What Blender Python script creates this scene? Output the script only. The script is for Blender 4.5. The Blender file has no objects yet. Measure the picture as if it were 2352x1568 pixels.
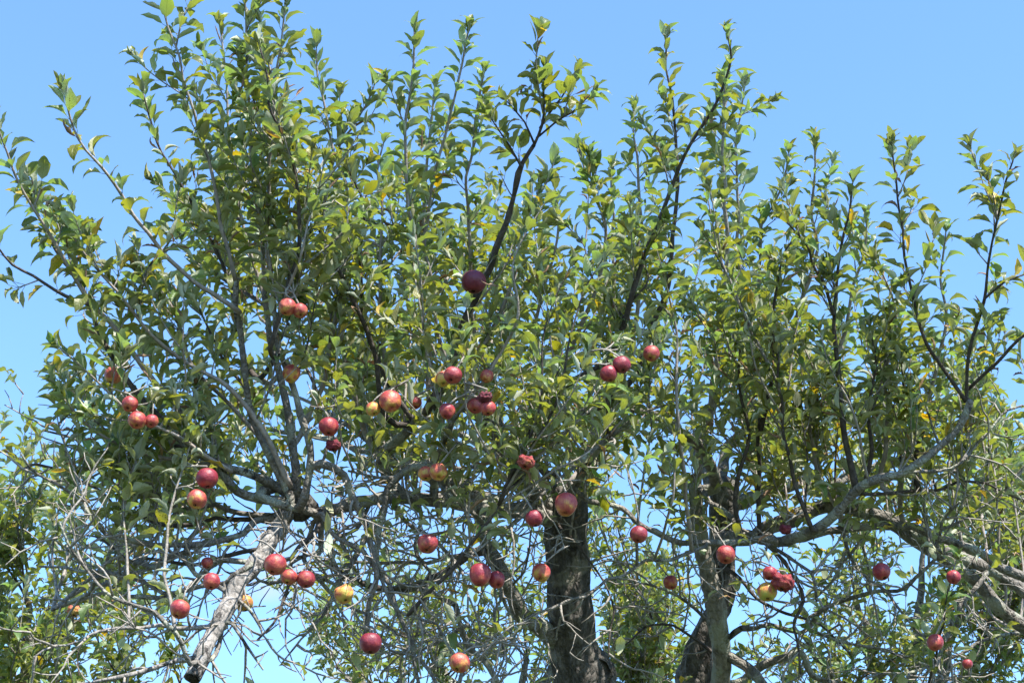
import bpy, math, random
import numpy as np
from mathutils import Vector, Matrix, Quaternion

R = math.radians
rnd = random.Random(11)
rng = np.random.default_rng(7)
scene = bpy.context.scene
col = scene.collection

# ------------------------------------------------------------------ camera
PITCH = R(29.0)
LENS = 60.0
CAM = np.array([0.0, 0.0, 1.6])
FW = np.array([0.0, math.cos(PITCH), math.sin(PITCH)])
UPV = np.array([0.0, -math.sin(PITCH), math.cos(PITCH)])
RT = np.array([1.0, 0.0, 0.0])
FPX = 2352.0 * LENS / 36.0
cd = bpy.data.cameras.new('camera'); cam = bpy.data.objects.new('camera', cd); col.objects.link(cam)
cd.lens = LENS; cd.sensor_width = 36.0; cd.clip_start = 0.05; cd.clip_end = 3000.0
cam.location = CAM; cam.rotation_euler = (math.pi / 2 + PITCH, 0, 0)
scene.camera = cam

# ------------------------------------------------------------------ light
SUN_EL, SUN_AZ = R(54.0), R(147.0)          # azimuth clockwise from +Y
SUN = np.array([math.cos(SUN_EL) * math.sin(SUN_AZ), math.cos(SUN_EL) * math.cos(SUN_AZ), math.sin(SUN_EL)])
sd = bpy.data.lights.new('sun', 'SUN'); sun = bpy.data.objects.new('sun', sd); col.objects.link(sun)
sd.energy = 5.0; sd.angle = R(0.5); sd.color = (1.0, 0.95, 0.87)
sun.rotation_euler = Vector(-SUN).to_track_quat('-Z', 'Y').to_euler()
sun.location = (10, -10, 20)

w = bpy.data.worlds.new('World'); scene.world = w; w.use_nodes = True
nt = w.node_tree; nt.nodes.clear()
wo = nt.nodes.new('ShaderNodeOutputWorld'); bg = nt.nodes.new('ShaderNodeBackground')
sky = nt.nodes.new('ShaderNodeTexSky'); sky.sky_type = 'NISHITA'; sky.sun_disc = False
sky.sun_elevation = SUN_EL; sky.sun_rotation = SUN_AZ
sky.altitude = 0.0; sky.air_density = 1.4; sky.dust_density = 0.0; sky.ozone_density = 10.0
tc = nt.nodes.new('ShaderNodeTexCoord')
sep = nt.nodes.new('ShaderNodeSeparateXYZ'); nt.links.new(tc.outputs['Generated'], sep.inputs[0])
cn = nt.nodes.new('ShaderNodeTexNoise'); cn.inputs['Scale'].default_value = 9.0; cn.inputs['Detail'].default_value = 7.0
cn.inputs['Roughness'].default_value = 0.55
cm = nt.nodes.new('ShaderNodeMapping'); cm.inputs['Scale'].default_value = (1, 1, 2.2); cm.inputs['Location'].default_value = (0.62, 0.0, 0.31)
nt.links.new(tc.outputs['Generated'], cm.inputs[0]); nt.links.new(cm.outputs[0], cn.inputs['Vector'])
r1 = nt.nodes.new('ShaderNodeMapRange'); r1.interpolation_type = 'SMOOTHSTEP'
r1.inputs['From Min'].default_value = 0.55; r1.inputs['From Max'].default_value = 0.85
nt.links.new(cn.outputs['Fac'], r1.inputs['Value'])
r2 = nt.nodes.new('ShaderNodeMapRange'); r2.interpolation_type = 'SMOOTHSTEP'       # low fair-weather cloud only
r2.inputs['From Min'].default_value = 0.42; r2.inputs['From Max'].default_value = 0.34
nt.links.new(sep.outputs['Z'], r2.inputs['Value'])
cmul = nt.nodes.new('ShaderNodeMath'); cmul.operation = 'MULTIPLY'
nt.links.new(r1.outputs[0], cmul.inputs[0]); nt.links.new(r2.outputs[0], cmul.inputs[1])
cmix = nt.nodes.new('ShaderNodeMix'); cmix.data_type = 'RGBA'
nt.links.new(cmul.outputs[0], cmix.inputs['Factor'])
nt.links.new(sky.outputs[0], cmix.inputs[6]); cmix.inputs[7].default_value = (2.3, 2.55, 3.0, 1)
nt.links.new(cmix.outputs[2], bg.inputs['Color'])
bg.inputs['Strength'].default_value = 0.145
nt.links.new(bg.outputs[0], wo.inputs['Surface'])
scene.view_settings.view_transform = 'Standard'; scene.view_settings.look = 'None'
scene.view_settings.exposure = 1.34; scene.view_settings.gamma = 1.0
scene.view_settings.use_curve_mapping = False
scene.cycles.max_bounces = 5; scene.cycles.transmission_bounces = 4; scene.cycles.diffuse_bounces = 2
scene.cycles.transparent_max_bounces = 4

# ------------------------------------------------------------------ helpers
def P(x, y, d):
    return CAM + d * (FW + RT * ((x - 1176.0) / FPX) + UPV * ((784.0 - y) / FPX))

def proj(p):
    q = np.asarray(p) - CAM
    d = q @ FW
    return 1176.0 + FPX * (q @ RT) / d, 784.0 - FPX * (q @ UPV) / d, d

def nrm(v):
    v = np.asarray(v, float)
    n = np.linalg.norm(v, axis=-1, keepdims=True)
    return v / np.maximum(n, 1e-9)

def rvec(s=1.0):
    return np.array([rnd.gauss(0, s), rnd.gauss(0, s), rnd.gauss(0, s)])

def mesh_from(name, V, F, mat, smooth=True):
    """V (n,3), F (m,4) quads; a repeated last index marks a triangle"""
    me = bpy.data.meshes.new(name)
    V = np.asarray(V, np.float32); F = np.asarray(F, np.int32)
    tri = F[:, 2] == F[:, 3]
    cnt = np.where(tri, 3, 4).astype(np.int32)
    mask = np.ones(F.shape, bool); mask[tri, 3] = False
    loops = F[mask]
    me.vertices.add(len(V)); me.vertices.foreach_set('co', V.ravel())
    me.loops.add(len(loops)); me.loops.foreach_set('vertex_index', loops)
    me.polygons.add(len(F))
    st = np.concatenate([[0], np.cumsum(cnt)[:-1]]).astype(np.int32)
    me.polygons.foreach_set('loop_start', st)
    if smooth:
        me.polygons.foreach_set('use_smooth', np.ones(len(F), bool))
    me.update(calc_edges=True)
    me.materials.append(mat)
    return me

def link(name, me, parent=None):
    o = bpy.data.objects.new(name, me); col.objects.link(o)
    if parent is not None: o.parent = parent
    return o

# ------------------------------------------------------------------ materials
def new_mat(name):
    m = bpy.data.materials.new(name); m.use_nodes = True
    t = m.node_tree; t.nodes.clear()
    out = t.nodes.new('ShaderNodeOutputMaterial')
    return m, t, out

def node(t, typ, **kw):
    n = t.nodes.new(typ)
    for k, v in kw.items():
        if k.startswith('i_'):
            n.inputs[k[2:].replace('_', ' ')].default_value = v
        else:
            setattr(n, k, v)
    return n

def ramp(t, fac, stops):
    n = t.nodes.new('ShaderNodeValToRGB'); e = n.color_ramp.elements
    while len(e) < len(stops): e.new(0.5)
    for el, (p, c) in zip(e, stops):
        el.position = p; el.color = (*c, 1) if len(c) == 3 else c
    t.links.new(fac, n.inputs[0]); return n.outputs[0]

def mixc(t, fac, a, b, mode='MIX'):
    n = t.nodes.new('ShaderNodeMix'); n.data_type = 'RGBA'; n.blend_type = mode
    for s, v in ((0, fac), (6, a), (7, b)):
        if hasattr(v, 'is_linked') or hasattr(v, 'links'): t.links.new(v, n.inputs[s])
        elif s == 0: n.inputs[0].default_value = v
        else: n.inputs[s].default_value = (*v, 1)
    return n.outputs[2]

def math_(t, op, a, b=0.0, c=0.0):
    n = t.nodes.new('ShaderNodeMath'); n.operation = op
    for i, v in enumerate((a, b, c)):
        if hasattr(v, 'links'): t.links.new(v, n.inputs[i])
        else: n.inputs[i].default_value = v
    return n.outputs[0]

def bark_mat(name, c_dark, c_mid, c_light, scale=30.0, bump=0.6, stretch=0.35, lichen=0.0, black=0.0, lichen_col=(0.33, 0.34, 0.27)):
    m, t, out = new_mat(name)
    tc = node(t, 'ShaderNodeTexCoord')
    mp = node(t, 'ShaderNodeMapping'); mp.inputs['Scale'].default_value = (1, 1, stretch)
    t.links.new(tc.outputs['Object'], mp.inputs[0])
    n1 = node(t, 'ShaderNodeTexNoise', i_Scale=scale, i_Detail=8.0, i_Roughness=0.65); t.links.new(mp.outputs[0], n1.inputs['Vector'])
    n2 = node(t, 'ShaderNodeTexNoise', i_Scale=scale * 0.22, i_Detail=5.0); t.links.new(tc.outputs['Object'], n2.inputs['Vector'])
    vo = node(t, 'ShaderNodeTexVoronoi', i_Scale=scale * 1.3, feature='DISTANCE_TO_EDGE'); t.links.new(mp.outputs[0], vo.inputs['Vector'])
    base = ramp(t, n1.outputs['Fac'], [(0.28, c_dark), (0.5, c_mid), (0.72, c_light)])
    if lichen > 0:
        lf = node(t, 'ShaderNodeMapRange', interpolation_type='SMOOTHSTEP'); lf.inputs['From Min'].default_value = 0.62 - lichen * 0.2
        lf.inputs['From Max'].default_value = 0.70 - lichen * 0.2
        t.links.new(n2.outputs['Fac'], lf.inputs['Value'])
        base = mixc(t, math_(t, 'MULTIPLY', lf.outputs[0], 0.75), base, lichen_col)
    if black > 0:
        n3 = node(t, 'ShaderNodeTexNoise', i_Scale=scale * 0.33, i_Detail=6.0, i_Roughness=0.7); t.links.new(mp.outputs[0], n3.inputs['Vector'])
        bf = node(t, 'ShaderNodeMapRange', interpolation_type='SMOOTHSTEP'); bf.inputs['From Min'].default_value = 0.66 - black * 0.2
        bf.inputs['From Max'].default_value = 0.72 - black * 0.2
        t.links.new(n3.outputs['Fac'], bf.inputs['Value'])
        base = mixc(t, math_(t, 'MULTIPLY', bf.outputs[0], 0.9), base, (0.025, 0.022, 0.02))
    p = node(t, 'ShaderNodeBsdfPrincipled', i_Roughness=0.85)
    p.inputs['Specular IOR Level'].default_value = 0.25
    t.links.new(base, p.inputs['Base Color'])
    h = math_(t, 'ADD', n1.outputs['Fac'], math_(t, 'MULTIPLY', math_(t, 'MINIMUM', vo.outputs['Distance'], 0.25), 1.5))
    b = node(t, 'ShaderNodeBump', i_Strength=bump, i_Distance=0.012); t.links.new(h, b.inputs['Height'])
    t.links.new(b.outputs[0], p.inputs['Normal'])
    t.links.new(p.outputs[0], out.inputs[0])
    return m

M = {}
M['trunk'] = bark_mat('trunk_bark', (0.03, 0.027, 0.024), (0.085, 0.077, 0.068), (0.21, 0.195, 0.175), 40, 1.0, 0.5, lichen=0.3, black=0.4, lichen_col=(0.20, 0.19, 0.15))
M['stem'] = bark_mat('pale_trunk_bark', (0.09, 0.08, 0.065), (0.22, 0.20, 0.165), (0.38, 0.35, 0.30), 38, 0.9, 0.5, lichen=0.7, black=0.1)
M['limb'] = bark_mat('limb_bark', (0.07, 0.063, 0.055), (0.17, 0.155, 0.134), (0.30, 0.275, 0.24), 48, 0.9, 0.7, lichen=0.45, black=0.3)
M['dead'] = bark_mat('weathered_dead_wood', (0.10, 0.09, 0.08), (0.25, 0.23, 0.21), (0.42, 0.39, 0.36), 42, 0.9, 0.6, black=0.6)
M['shoot'] = bark_mat('young_shoot_bark', (0.16, 0.13, 0.115), (0.27, 0.235, 0.21), (0.38, 0.345, 0.32), 60, 0.2, 0.6)
M['twig'] = bark_mat('twig_bark', (0.13, 0.115, 0.097), (0.25, 0.225, 0.195), (0.38, 0.35, 0.31), 70, 0.3, 0.8)
M['darktwig'] = bark_mat('old_twig_bark', (0.035, 0.028, 0.024), (0.07, 0.057, 0.05), (0.13, 0.11, 0.095), 60, 0.3, 0.8)
M['cut'] = bark_mat('rotten_heartwood', (0.012, 0.01, 0.008), (0.03, 0.024, 0.02), (0.07, 0.055, 0.045), 60, 0.8, 1.0)

def leaf_mat():
    m, t, out = new_mat('apple_leaf')
    at = node(t, 'ShaderNodeAttribute', attribute_name='leaf')      # r age, g random, b spots
    uv = node(t, 'ShaderNodeAttribute', attribute_name='luv')       # x along, y across
    sp = node(t, 'ShaderNodeSeparateColor'); t.links.new(at.outputs['Color'], sp.inputs[0])
    su = node(t, 'ShaderNodeSeparateXYZ'); t.links.new(uv.outputs['Vector'], su.inputs[0])
    age, ran, spots = sp.outputs[0], sp.outputs[1], sp.outputs[2]
    tc = node(t, 'ShaderNodeTexCoord')
    ns = node(t, 'ShaderNodeTexNoise', i_Scale=45.0, i_Detail=4.0); t.links.new(tc.outputs['Object'], ns.inputs['Vector'])
    # patchy ageing
    a2 = math_(t, 'ADD', age, math_(t, 'MULTIPLY', math_(t, 'SUBTRACT', ns.outputs['Fac'], 0.5), 0.30))
    top = ramp(t, a2, [(0.0, (0.095, 0.16, 0.05)), (0.28, (0.050, 0.074, 0.019)), (0.52, (0.085, 0.092, 0.018)),
                       (0.70, (0.16, 0.155, 0.014)), (0.86, (0.50, 0.32, 0.02)), (0.95, (0.24, 0.14, 0.08))])
    bot = ramp(t, a2, [(0.0, (0.43, 0.46, 0.36)), (0.28, (0.37, 0.39, 0.29)), (0.52, (0.35, 0.35, 0.23)),
                       (0.70, (0.22, 0.21, 0.07)), (0.86, (0.50, 0.36, 0.08)), (0.95, (0.30, 0.185, 0.12))])
    trn = ramp(t, a2, [(0.0, (0.28, 0.46, 0.07)), (0.28, (0.27, 0.335, 0.03)), (0.52, (0.36, 0.38, 0.025)),
                       (0.70, (0.36, 0.36, 0.015)), (0.86, (0.75, 0.46, 0.01)), (0.95, (0.10, 0.045, 0.015))])
    # veins
    av = math_(t, 'ABSOLUTE', su.outputs['Y'])
    ph = math_(t, 'MULTIPLY', math_(t, 'SUBTRACT', su.outputs['X'], math_(t, 'MULTIPLY', av, 0.22)), 46.0)
    vein = math_(t, 'POWER', math_(t, 'ADD', math_(t, 'MULTIPLY', math_(t, 'SINE', ph), 0.5), 0.5), 6.0)
    mid = node(t, 'ShaderNodeMapRange', interpolation_type='SMOOTHSTEP'); mid.inputs['From Min'].default_value = 0.10
    mid.inputs['From Max'].default_value = 0.03; t.links.new(av, mid.inputs['Value'])
    vm = math_(t, 'MAXIMUM', math_(t, 'MULTIPLY', vein, 0.35), mid.outputs[0])
    # brown blotches
    vs = node(t, 'ShaderNodeTexVoronoi', i_Scale=130.0); t.links.new(tc.outputs['Object'], vs.inputs['Vector'])
    n4 = node(t, 'ShaderNodeTexNoise', i_Scale=70.0, i_Detail=3.0); t.links.new(tc.outputs['Object'], n4.inputs['Vector'])
    thr = math_(t, 'MULTIPLY', math_(t, 'MULTIPLY', spots, n4.outputs['Fac']), 0.75)
    sm = node(t, 'ShaderNodeMapRange'); sm.inputs['From Min'].default_value = 0.0; sm.inputs['From Max'].default_value = 0.08
    t.links.new(math_(t, 'SUBTRACT', thr, vs.outputs['Distance']), sm.inputs['Value'])
    spot = math_(t, 'MULTIPLY', sm.outputs[0], 0.85)
    geo = node(t, 'ShaderNodeNewGeometry')
    br = math_(t, 'ADD', 0.84, math_(t, 'MULTIPLY', ran, 0.60))
    brc = node(t, 'ShaderNodeCombineColor')
    for i in range(3): t.links.new(br, brc.inputs[i])
    top = mixc(t, math_(t, 'MULTIPLY', vm, 0.35), top, (0.20, 0.24, 0.08))
    bot = mixc(t, math_(t, 'MULTIPLY', vm, 0.45), bot, (0.30, 0.31, 0.19))
    c = mixc(t, geo.outputs['Backfacing'], top, bot)
    c = mixc(t, 1.0, c, brc.outputs[0], 'MULTIPLY')
    c = mixc(t, spot, c, (0.10, 0.05, 0.02))
    trn = mixc(t, spot, trn, (0.05, 0.02, 0.005))
    trn = mixc(t, math_(t, 'MULTIPLY', vm, 0.5), trn, (0.14, 0.20, 0.02))
    p = node(t, 'ShaderNodeBsdfPrincipled'); t.links.new(c, p.inputs['Base Color'])
    rr = node(t, 'ShaderNodeMapRange'); rr.inputs['To Min'].default_value = 0.42; rr.inputs['To Max'].default_value = 0.8
    t.links.new(geo.outputs['Backfacing'], rr.inputs['Value']); t.links.new(rr.outputs[0], p.inputs['Roughness'])
    p.inputs['Specular IOR Level'].default_value = 0.42
    b = node(t, 'ShaderNodeBump', i_Strength=0.5, i_Distance=0.002)
    t.links.new(math_(t, 'SUBTRACT', math_(t, 'MULTIPLY', ns.outputs['Fac'], 0.6), vm), b.inputs['Height']); t.links.new(b.outputs[0], p.inputs['Normal'])
    tr = node(t, 'ShaderNodeBsdfTranslucent'); t.links.new(trn, tr.inputs['Color'])
    mx = node(t, 'ShaderNodeMixShader'); mx.inputs[0].default_value = 0.36
    t.links.new(p.outputs[0], mx.inputs[1]); t.links.new(tr.outputs[0], mx.inputs[2])
    t.links.new(mx.outputs[0], out.inputs[0])
    return m
M['leaf'] = leaf_mat()

def apple_mat(name, wrinkled=False):
    m, t, out = new_mat(name)
    oi = node(t, 'ShaderNodeObjectInfo')
    sc = node(t, 'ShaderNodeSeparateColor'); t.links.new(oi.outputs['Color'], sc.inputs[0])
    red, dark, bruise = sc.outputs[0], sc.outputs[1], sc.outputs[2]
    tc = node(t, 'ShaderNodeTexCoord')
    off = node(t, 'ShaderNodeVectorMath', operation='ADD'); t.links.new(tc.outputs['Object'], off.inputs[0])
    cx = node(t, 'ShaderNodeCombineXYZ'); t.links.new(math_(t, 'MULTIPLY', oi.outputs['Random'], 37.0), cx.inputs[0]); t.links.new(cx.outputs[0], off.inputs[1])
    so = node(t, 'ShaderNodeSeparateXYZ'); t.links.new(tc.outputs['Object'], so.inputs[0])
    n1 = node(t, 'ShaderNodeTexNoise', i_Scale=1.5, i_Detail=3.0); t.links.new(off.outputs[0], n1.inputs['Vector'])
    # streaks that run from stalk to eye
    ang = math_(t, 'ARCTAN2', so.outputs['Y'], so.outputs['X'])
    sx = node(t, 'ShaderNodeCombineXYZ'); t.links.new(math_(t, 'MULTIPLY', ang, 9.0), sx.inputs[0]); t.links.new(math_(t, 'MULTIPLY', so.outputs['Z'], 1.3), sx.inputs[1])
    t.links.new(math_(t, 'MULTIPLY', oi.outputs['Random'], 20.0), sx.inputs[2])
    n2 = node(t, 'ShaderNodeTexNoise', i_Scale=1.0, i_Detail=5.0, i_Roughness=0.7); t.links.new(sx.outputs[0], n2.inputs['Vector'])
    f = math_(t, 'ADD', math_(t, 'MULTIPLY', math_(t, 'SUBTRACT', n1.outputs['Fac'], 0.5), 1.35), math_(t, 'MULTIPLY', math_(t, 'SUBTRACT', n2.outputs['Fac'], 0.5), 0.7))
    f = math_(t, 'ADD', f, math_(t, 'ADD', math_(t, 'ADD', red, 0.08), math_(t, 'MULTIPLY', so.outputs['Z'], 0.22)))
    c = ramp(t, f, [(0.0, (0.40, 0.38, 0.07)), (0.30, (0.55, 0.31, 0.07)), (0.52, (0.42, 0.11, 0.06)), (0.78, (0.33, 0.045, 0.045)), (1.0, (0.21, 0.018, 0.032))])
    c = mixc(t, math_(t, 'MULTIPLY', dark, 0.9), c, (0.105, 0.012, 0.03))
    # lenticels
    vo = node(t, 'ShaderNodeTexVoronoi', i_Scale=9.0); t.links.new(off.outputs[0], vo.inputs['Vector'])
    lf = node(t, 'ShaderNodeMapRange'); lf.inputs['From Min'].default_value = 0.11; lf.inputs['From Max'].default_value = 0.05
    t.links.new(vo.outputs['Distance'], lf.inputs['Value'])
    c = mixc(t, math_(t, 'MULTIPLY', lf.outputs[0], 0.35), c, (0.5, 0.32, 0.16))
    # bruises, rot, sooty specks
    n3 = node(t, 'ShaderNodeTexNoise', i_Scale=1.9, i_Detail=4.0, i_Roughness=0.6); t.links.new(off.outputs[0], n3.inputs['Vector'])
    bf = node(t, 'ShaderNodeMapRange', interpolation_type='SMOOTHSTEP'); bf.inputs['From Max'].default_value = 0.12
    t.links.new(math_(t, 'SUBTRACT', n3.outputs['Fac'], math_(t, 'SUBTRACT', 0.76, math_(t, 'MULTIPLY', bruise, 0.42))), bf.inputs['Value'])
    c = mixc(t, math_(t, 'MULTIPLY', bf.outputs[0], 0.85), c, (0.10, 0.04, 0.022))
    vo2 = node(t, 'ShaderNodeTexVoronoi', i_Scale=3.6); t.links.new(off.outputs[0], vo2.inputs['Vector'])
    l2 = node(t, 'ShaderNodeMapRange'); l2.inputs['From Min'].default_value = 0.13; l2.inputs['From Max'].default_value = 0.07
    t.links.new(vo2.outputs['Distance'], l2.inputs['Value'])
    c = mixc(t, math_(t, 'MULTIPLY', l2.outputs[0], 0.7), c, (0.05, 0.03, 0.015))
    p = node(t, 'ShaderNodeBsdfPrincipled'); t.links.new(c, p.inputs['Base Color'])
    p.inputs['Roughness'].default_value = 0.6 if wrinkled else 0.46
    p.inputs['Specular IOR Level'].default_value = 0.45
    p.inputs['Subsurface Weight'].default_value = 0.08; p.inputs['Subsurface Scale'].default_value = 0.01
    b = node(t, 'ShaderNodeBump', i_Strength=0.5 if wrinkled else 0.12, i_Distance=0.1)
    t.links.new(n2.outputs['Fac'] if wrinkled else n3.outputs['Fac'], b.inputs['Height']); t.links.new(b.outputs[0], p.inputs['Normal'])
    t.links.new(p.outputs[0], out.inputs[0])
    return m
M['apple'] = apple_mat('apple_skin'); M['apple_old'] = apple_mat('shrivelled_apple_skin', True)

def ground_mat():
    m, t, out = new_mat('orchard_grass')
    tc = node(t, 'ShaderNodeTexCoord')
    n1 = node(t, 'ShaderNodeTexNoise', i_Scale=0.6, i_Detail=8.0); t.links.new(tc.outputs['Object'], n1.inputs['Vector'])
    n2 = node(t, 'ShaderNodeTexNoise', i_Scale=30.0, i_Detail=4.0); t.links.new(tc.outputs['Object'], n2.inputs['Vector'])
    c = ramp(t, math_(t, 'ADD', math_(t, 'MULTIPLY', n1.outputs['Fac'], 0.5), math_(t, 'MULTIPLY', n2.outputs['Fac'], 0.5)),
             [(0.3, (0.022, 0.036, 0.012)), (0.55, (0.038, 0.056, 0.018)), (0.75, (0.07, 0.07, 0.03))])
    p = node(t, 'ShaderNodeBsdfPrincipled', i_Roughness=0.9); t.links.new(c, p.inputs['Base Color'])
    b = node(t, 'ShaderNodeBump', i_Strength=0.8, i_Distance=0.05); t.links.new(n2.outputs['Fac'], b.inputs['Height']); t.links.new(b.outputs[0], p.inputs['Normal'])
    t.links.new(p.outputs[0], out.inputs[0]); return m

# ------------------------------------------------------------------ ground
GS = 600.0; gx = np.linspace(-GS, GS, 41)
gv = np.array([(x, y, 0.0) for y in gx for x in gx])
gf = np.array([(j * 41 + i, j * 41 + i + 1, (j + 1) * 41 + i + 1, (j + 1) * 41 + i) for j in range(40) for i in range(40)])
g = link('ground', mesh_from('ground', gv, gf, ground_mat())); g['kind'] = 'structure'
g['label'] = 'green orchard grass under the apple trees'; g['category'] = 'ground'

# ------------------------------------------------------------------ curves and tubes
def resample(pts, step):
    """Catmull-Rom through pts (columns past the third ride along), then even spacing"""
    p = np.asarray(pts, float)
    if len(p) < 3:
        n = max(2, int(np.linalg.norm(p[-1, :3] - p[0, :3]) / step) + 1)
        s = np.linspace(0, 1, n)[:, None]; return p[0] * (1 - s) + p[-1] * s
    q = np.vstack([2 * p[0] - p[1], p, 2 * p[-1] - p[-2]])
    out = []
    t = np.linspace(0, 1, 12, endpoint=False)[:, None]
    for i in range(1, len(q) - 2):
        a, b, c, d = q[i - 1], q[i], q[i + 1], q[i + 2]
        out.append(0.5 * ((2 * b) + (c - a) * t + (2 * a - 5 * b + 4 * c - d) * t ** 2 + (3 * b - a - 3 * c + d) * t ** 3))
    out.append(p[-1:]); o = np.vstack(out)
    s = np.concatenate([[0], np.cumsum(np.linalg.norm(np.diff(o[:, :3], axis=0), axis=1))])
    n = max(3, int(s[-1] / step) + 1)
    si = np.linspace(0, s[-1], n)
    return np.stack([np.interp(si, s, o[:, k]) for k in range(o.shape[1])], 1)

def wiggle(pts, amp, every=3):
    n = len(pts)
    if n < 4: return pts
    m = max(3, n // every + 2)
    k = rng.normal(0, amp, (m, 3)); k[0] = 0
    x = np.linspace(0, m - 1, n)
    pts = pts.copy()
    for a in range(3): pts[:, a] += np.interp(x, np.arange(m), k[:, a])
    return pts

def frames(pts):
    t = np.gradient(pts, axis=0); t = nrm(t)
    ref = np.array([0, 0, 1.0]) if abs(t[0, 2]) < 0.9 else np.array([1.0, 0, 0])
    a = np.zeros_like(pts); a[0] = nrm(np.cross(t[0], ref))
    for i in range(1, len(pts)):
        v = a[i - 1] - t[i] * (a[i - 1] @ t[i]); a[i] = nrm(v)
    return t, a, np.cross(t, a)

def tube(pts, rad, k, cap=True, lump=0.0):
    n = len(pts); t, a, b = frames(pts)
    th = np.arange(k) * 2 * math.pi / k
    rr = np.repeat(np.asarray(rad)[:, None], k, 1)
    if lump > 0:
        rr = rr * (1 + lump * rng.normal(0, 1, (n, k)) * 0.5 + lump * rng.normal(0, 1, (n, 1)) * 0.7)
    V = pts[:, None, :] + rr[..., None] * (np.cos(th)[None, :, None] * a[:, None, :] + np.sin(th)[None, :, None] * b[:, None, :])
    V = V.reshape(-1, 3)
    i = np.arange(n - 1)[:, None] * k; j = np.arange(k)[None, :]; j2 = (j + 1) % k
    F = np.stack([i + j, i + j2, i + k + j2, i + k + j], -1).reshape(-1, 4)
    if cap:
        V = np.vstack([V, pts[-1] + t[-1] * rad[-1] * 0.6, pts[0]])
        e = len(V) - 2; base = (n - 1) * k
        jj = np.arange(k); C1 = np.stack([base + jj, base + (jj + 1) % k, np.full(k, e), np.full(k, e)], 1)
        C2 = np.stack([(jj + 1) % k, jj, np.full(k, e + 1), np.full(k, e + 1)], 1)
        F = np.vstack([F, C1, C2])
    return V, F

class Acc:
    def __init__(s): s.V = []; s.F = []; s.n = 0
    def add(s, V, F): s.V.append(V); s.F.append(F + s.n); s.n += len(V)
    def mesh(s, name, mat): return mesh_from(name, np.vstack(s.V), np.vstack(s.F), mat)

# ------------------------------------------------------------------ trees
class Tree:
    def __init__(s, label, base, far=False, group=None):
        s.base = np.array(base, float); s.far = far
        s.root = bpy.data.objects.new('apple_tree', None); col.objects.link(s.root)
        s.root.location = base; s.root['label'] = label; s.root['category'] = 'tree'
        s.root.empty_display_size = 0.3
        if group: s.root['group'] = group
        s.limbs = []          # (pts, rad) of woody parts, world space
        s.nodes = []          # all sample points for nearest search
        s.tw = {'twig': Acc(), 'darktwig': Acc()}
        s.leaves = []
    def part(s, name, V, F, mat):
        return link(name, mesh_from(name, V - s.base, F, mat), s.root)
    def wood(s, name, pts, rad, mat='limb', k=8, lump=0.06, step_nodes=True):
        V, F = tube(pts, rad, k, True, lump)
        o = s.part(name, V, F, M[mat])
        s.limbs.append((pts, rad))
        return o
    def twig(s, pts, rad, k=4, mat='twig', keep=True):
        V, F = tube(pts, rad, k, True, 0.08); s.tw[mat].add(V - s.base, F)
        if keep: s.limbs.append((pts, rad))
    def allnodes(s):
        return np.vstack([p for p, r in s.limbs]), np.concatenate([r for p, r in s.limbs])

def vline(pl, d0, d1=None, w0=10, w1=4, step=0.035, wig=0.006):
    """polyline measured in the photograph with its depth in metres -> world points and radii"""
    if d1 is None: d1 = d0
    q = np.array([p[:2] for p in pl], float)
    s = np.concatenate([[0], np.cumsum(np.linalg.norm(np.diff(q, axis=0), axis=1))]); s /= s[-1]
    pts = []
    for p, u in zip(pl, s):
        d = p[2] if len(p) > 2 else d0 + (d1 - d0) * u
        pts.append([*P(p[0], p[1], d), (w0 + (w1 - w0) * u) * 0.5 * d / FPX])
    o = resample(pts, step)
    pp = wiggle(o[:, :3], wig)
    return pp, np.maximum(o[:, 3], 0.0012)

def grow(p, d, length, step=0.03, jit=0.22, trop=(0, 0, 0.06), r0=0.003, r1=0.0012):
    pts = [np.array(p, float)]; d = nrm(d); n = max(3, int(length / step))
    trop = np.array(trop)
    for i in range(n):
        d = nrm(d + rvec(jit) * 0.6 + trop); pts.append(pts[-1] + d * step)
    return np.array(pts), np.linspace(r0, r1, len(pts))

UPZ = np.array([0, 0, 1.0])
def perp(t, ang):
    ref = UPZ if abs(t[2]) < 0.9 else np.array([1.0, 0, 0])
    a = nrm(np.cross(t, ref)); b = np.cross(t, a)
    return a * math.cos(ang) + b * math.sin(ang)

def add_leaf(T, p, d, n, L, age, pet=None, pdir=None, wid=None, dead=False):
    r = rnd.random(); L = L * (0.93 if not T.far else 1.05)
    if pet is None: pet = L * rnd.uniform(0.22, 0.45)
    if pdir is None: pdir = d
    if dead:
        T.leaves.append((p, pdir, pet, d, n, L * rnd.uniform(0.7, 1.0), rnd.uniform(0.22, 0.34), rnd.uniform(0.7, 1.25), rnd.uniform(-1.5, 1.8),
                         rnd.uniform(-0.9, 0.9), rnd.uniform(0.3, 1.2), rnd.uniform(0.02, 0.05), rnd.uniform(0.93, 1.02), r, 0.2, rnd.random()))
        return
    T.leaves.append((p, pdir, pet, d, n, L, wid or rnd.uniform(0.40, 0.56), rnd.uniform(0.25, 0.95), rnd.gauss(0.75, 0.5),
                     rnd.gauss(0, 0.35), rnd.gauss(0.15, 0.5), rnd.uniform(0.0, 0.045), age, r, max(0, rnd.gauss(0.15 + age * 0.5, 0.22)), rnd.random()))

def age_pick(young):
    r = rnd.random()
    if young: return min(0.5, max(0, rnd.gauss(0.14, 0.10))) if r > 0.05 else rnd.uniform(0.5, 0.8)
    if r < 0.014: return rnd.uniform(0.78, 0.88)
    if r < 0.10: return rnd.uniform(0.56, 0.70)
    return min(0.62, max(0.10, rnd.gauss(0.41, 0.12)))

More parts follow.
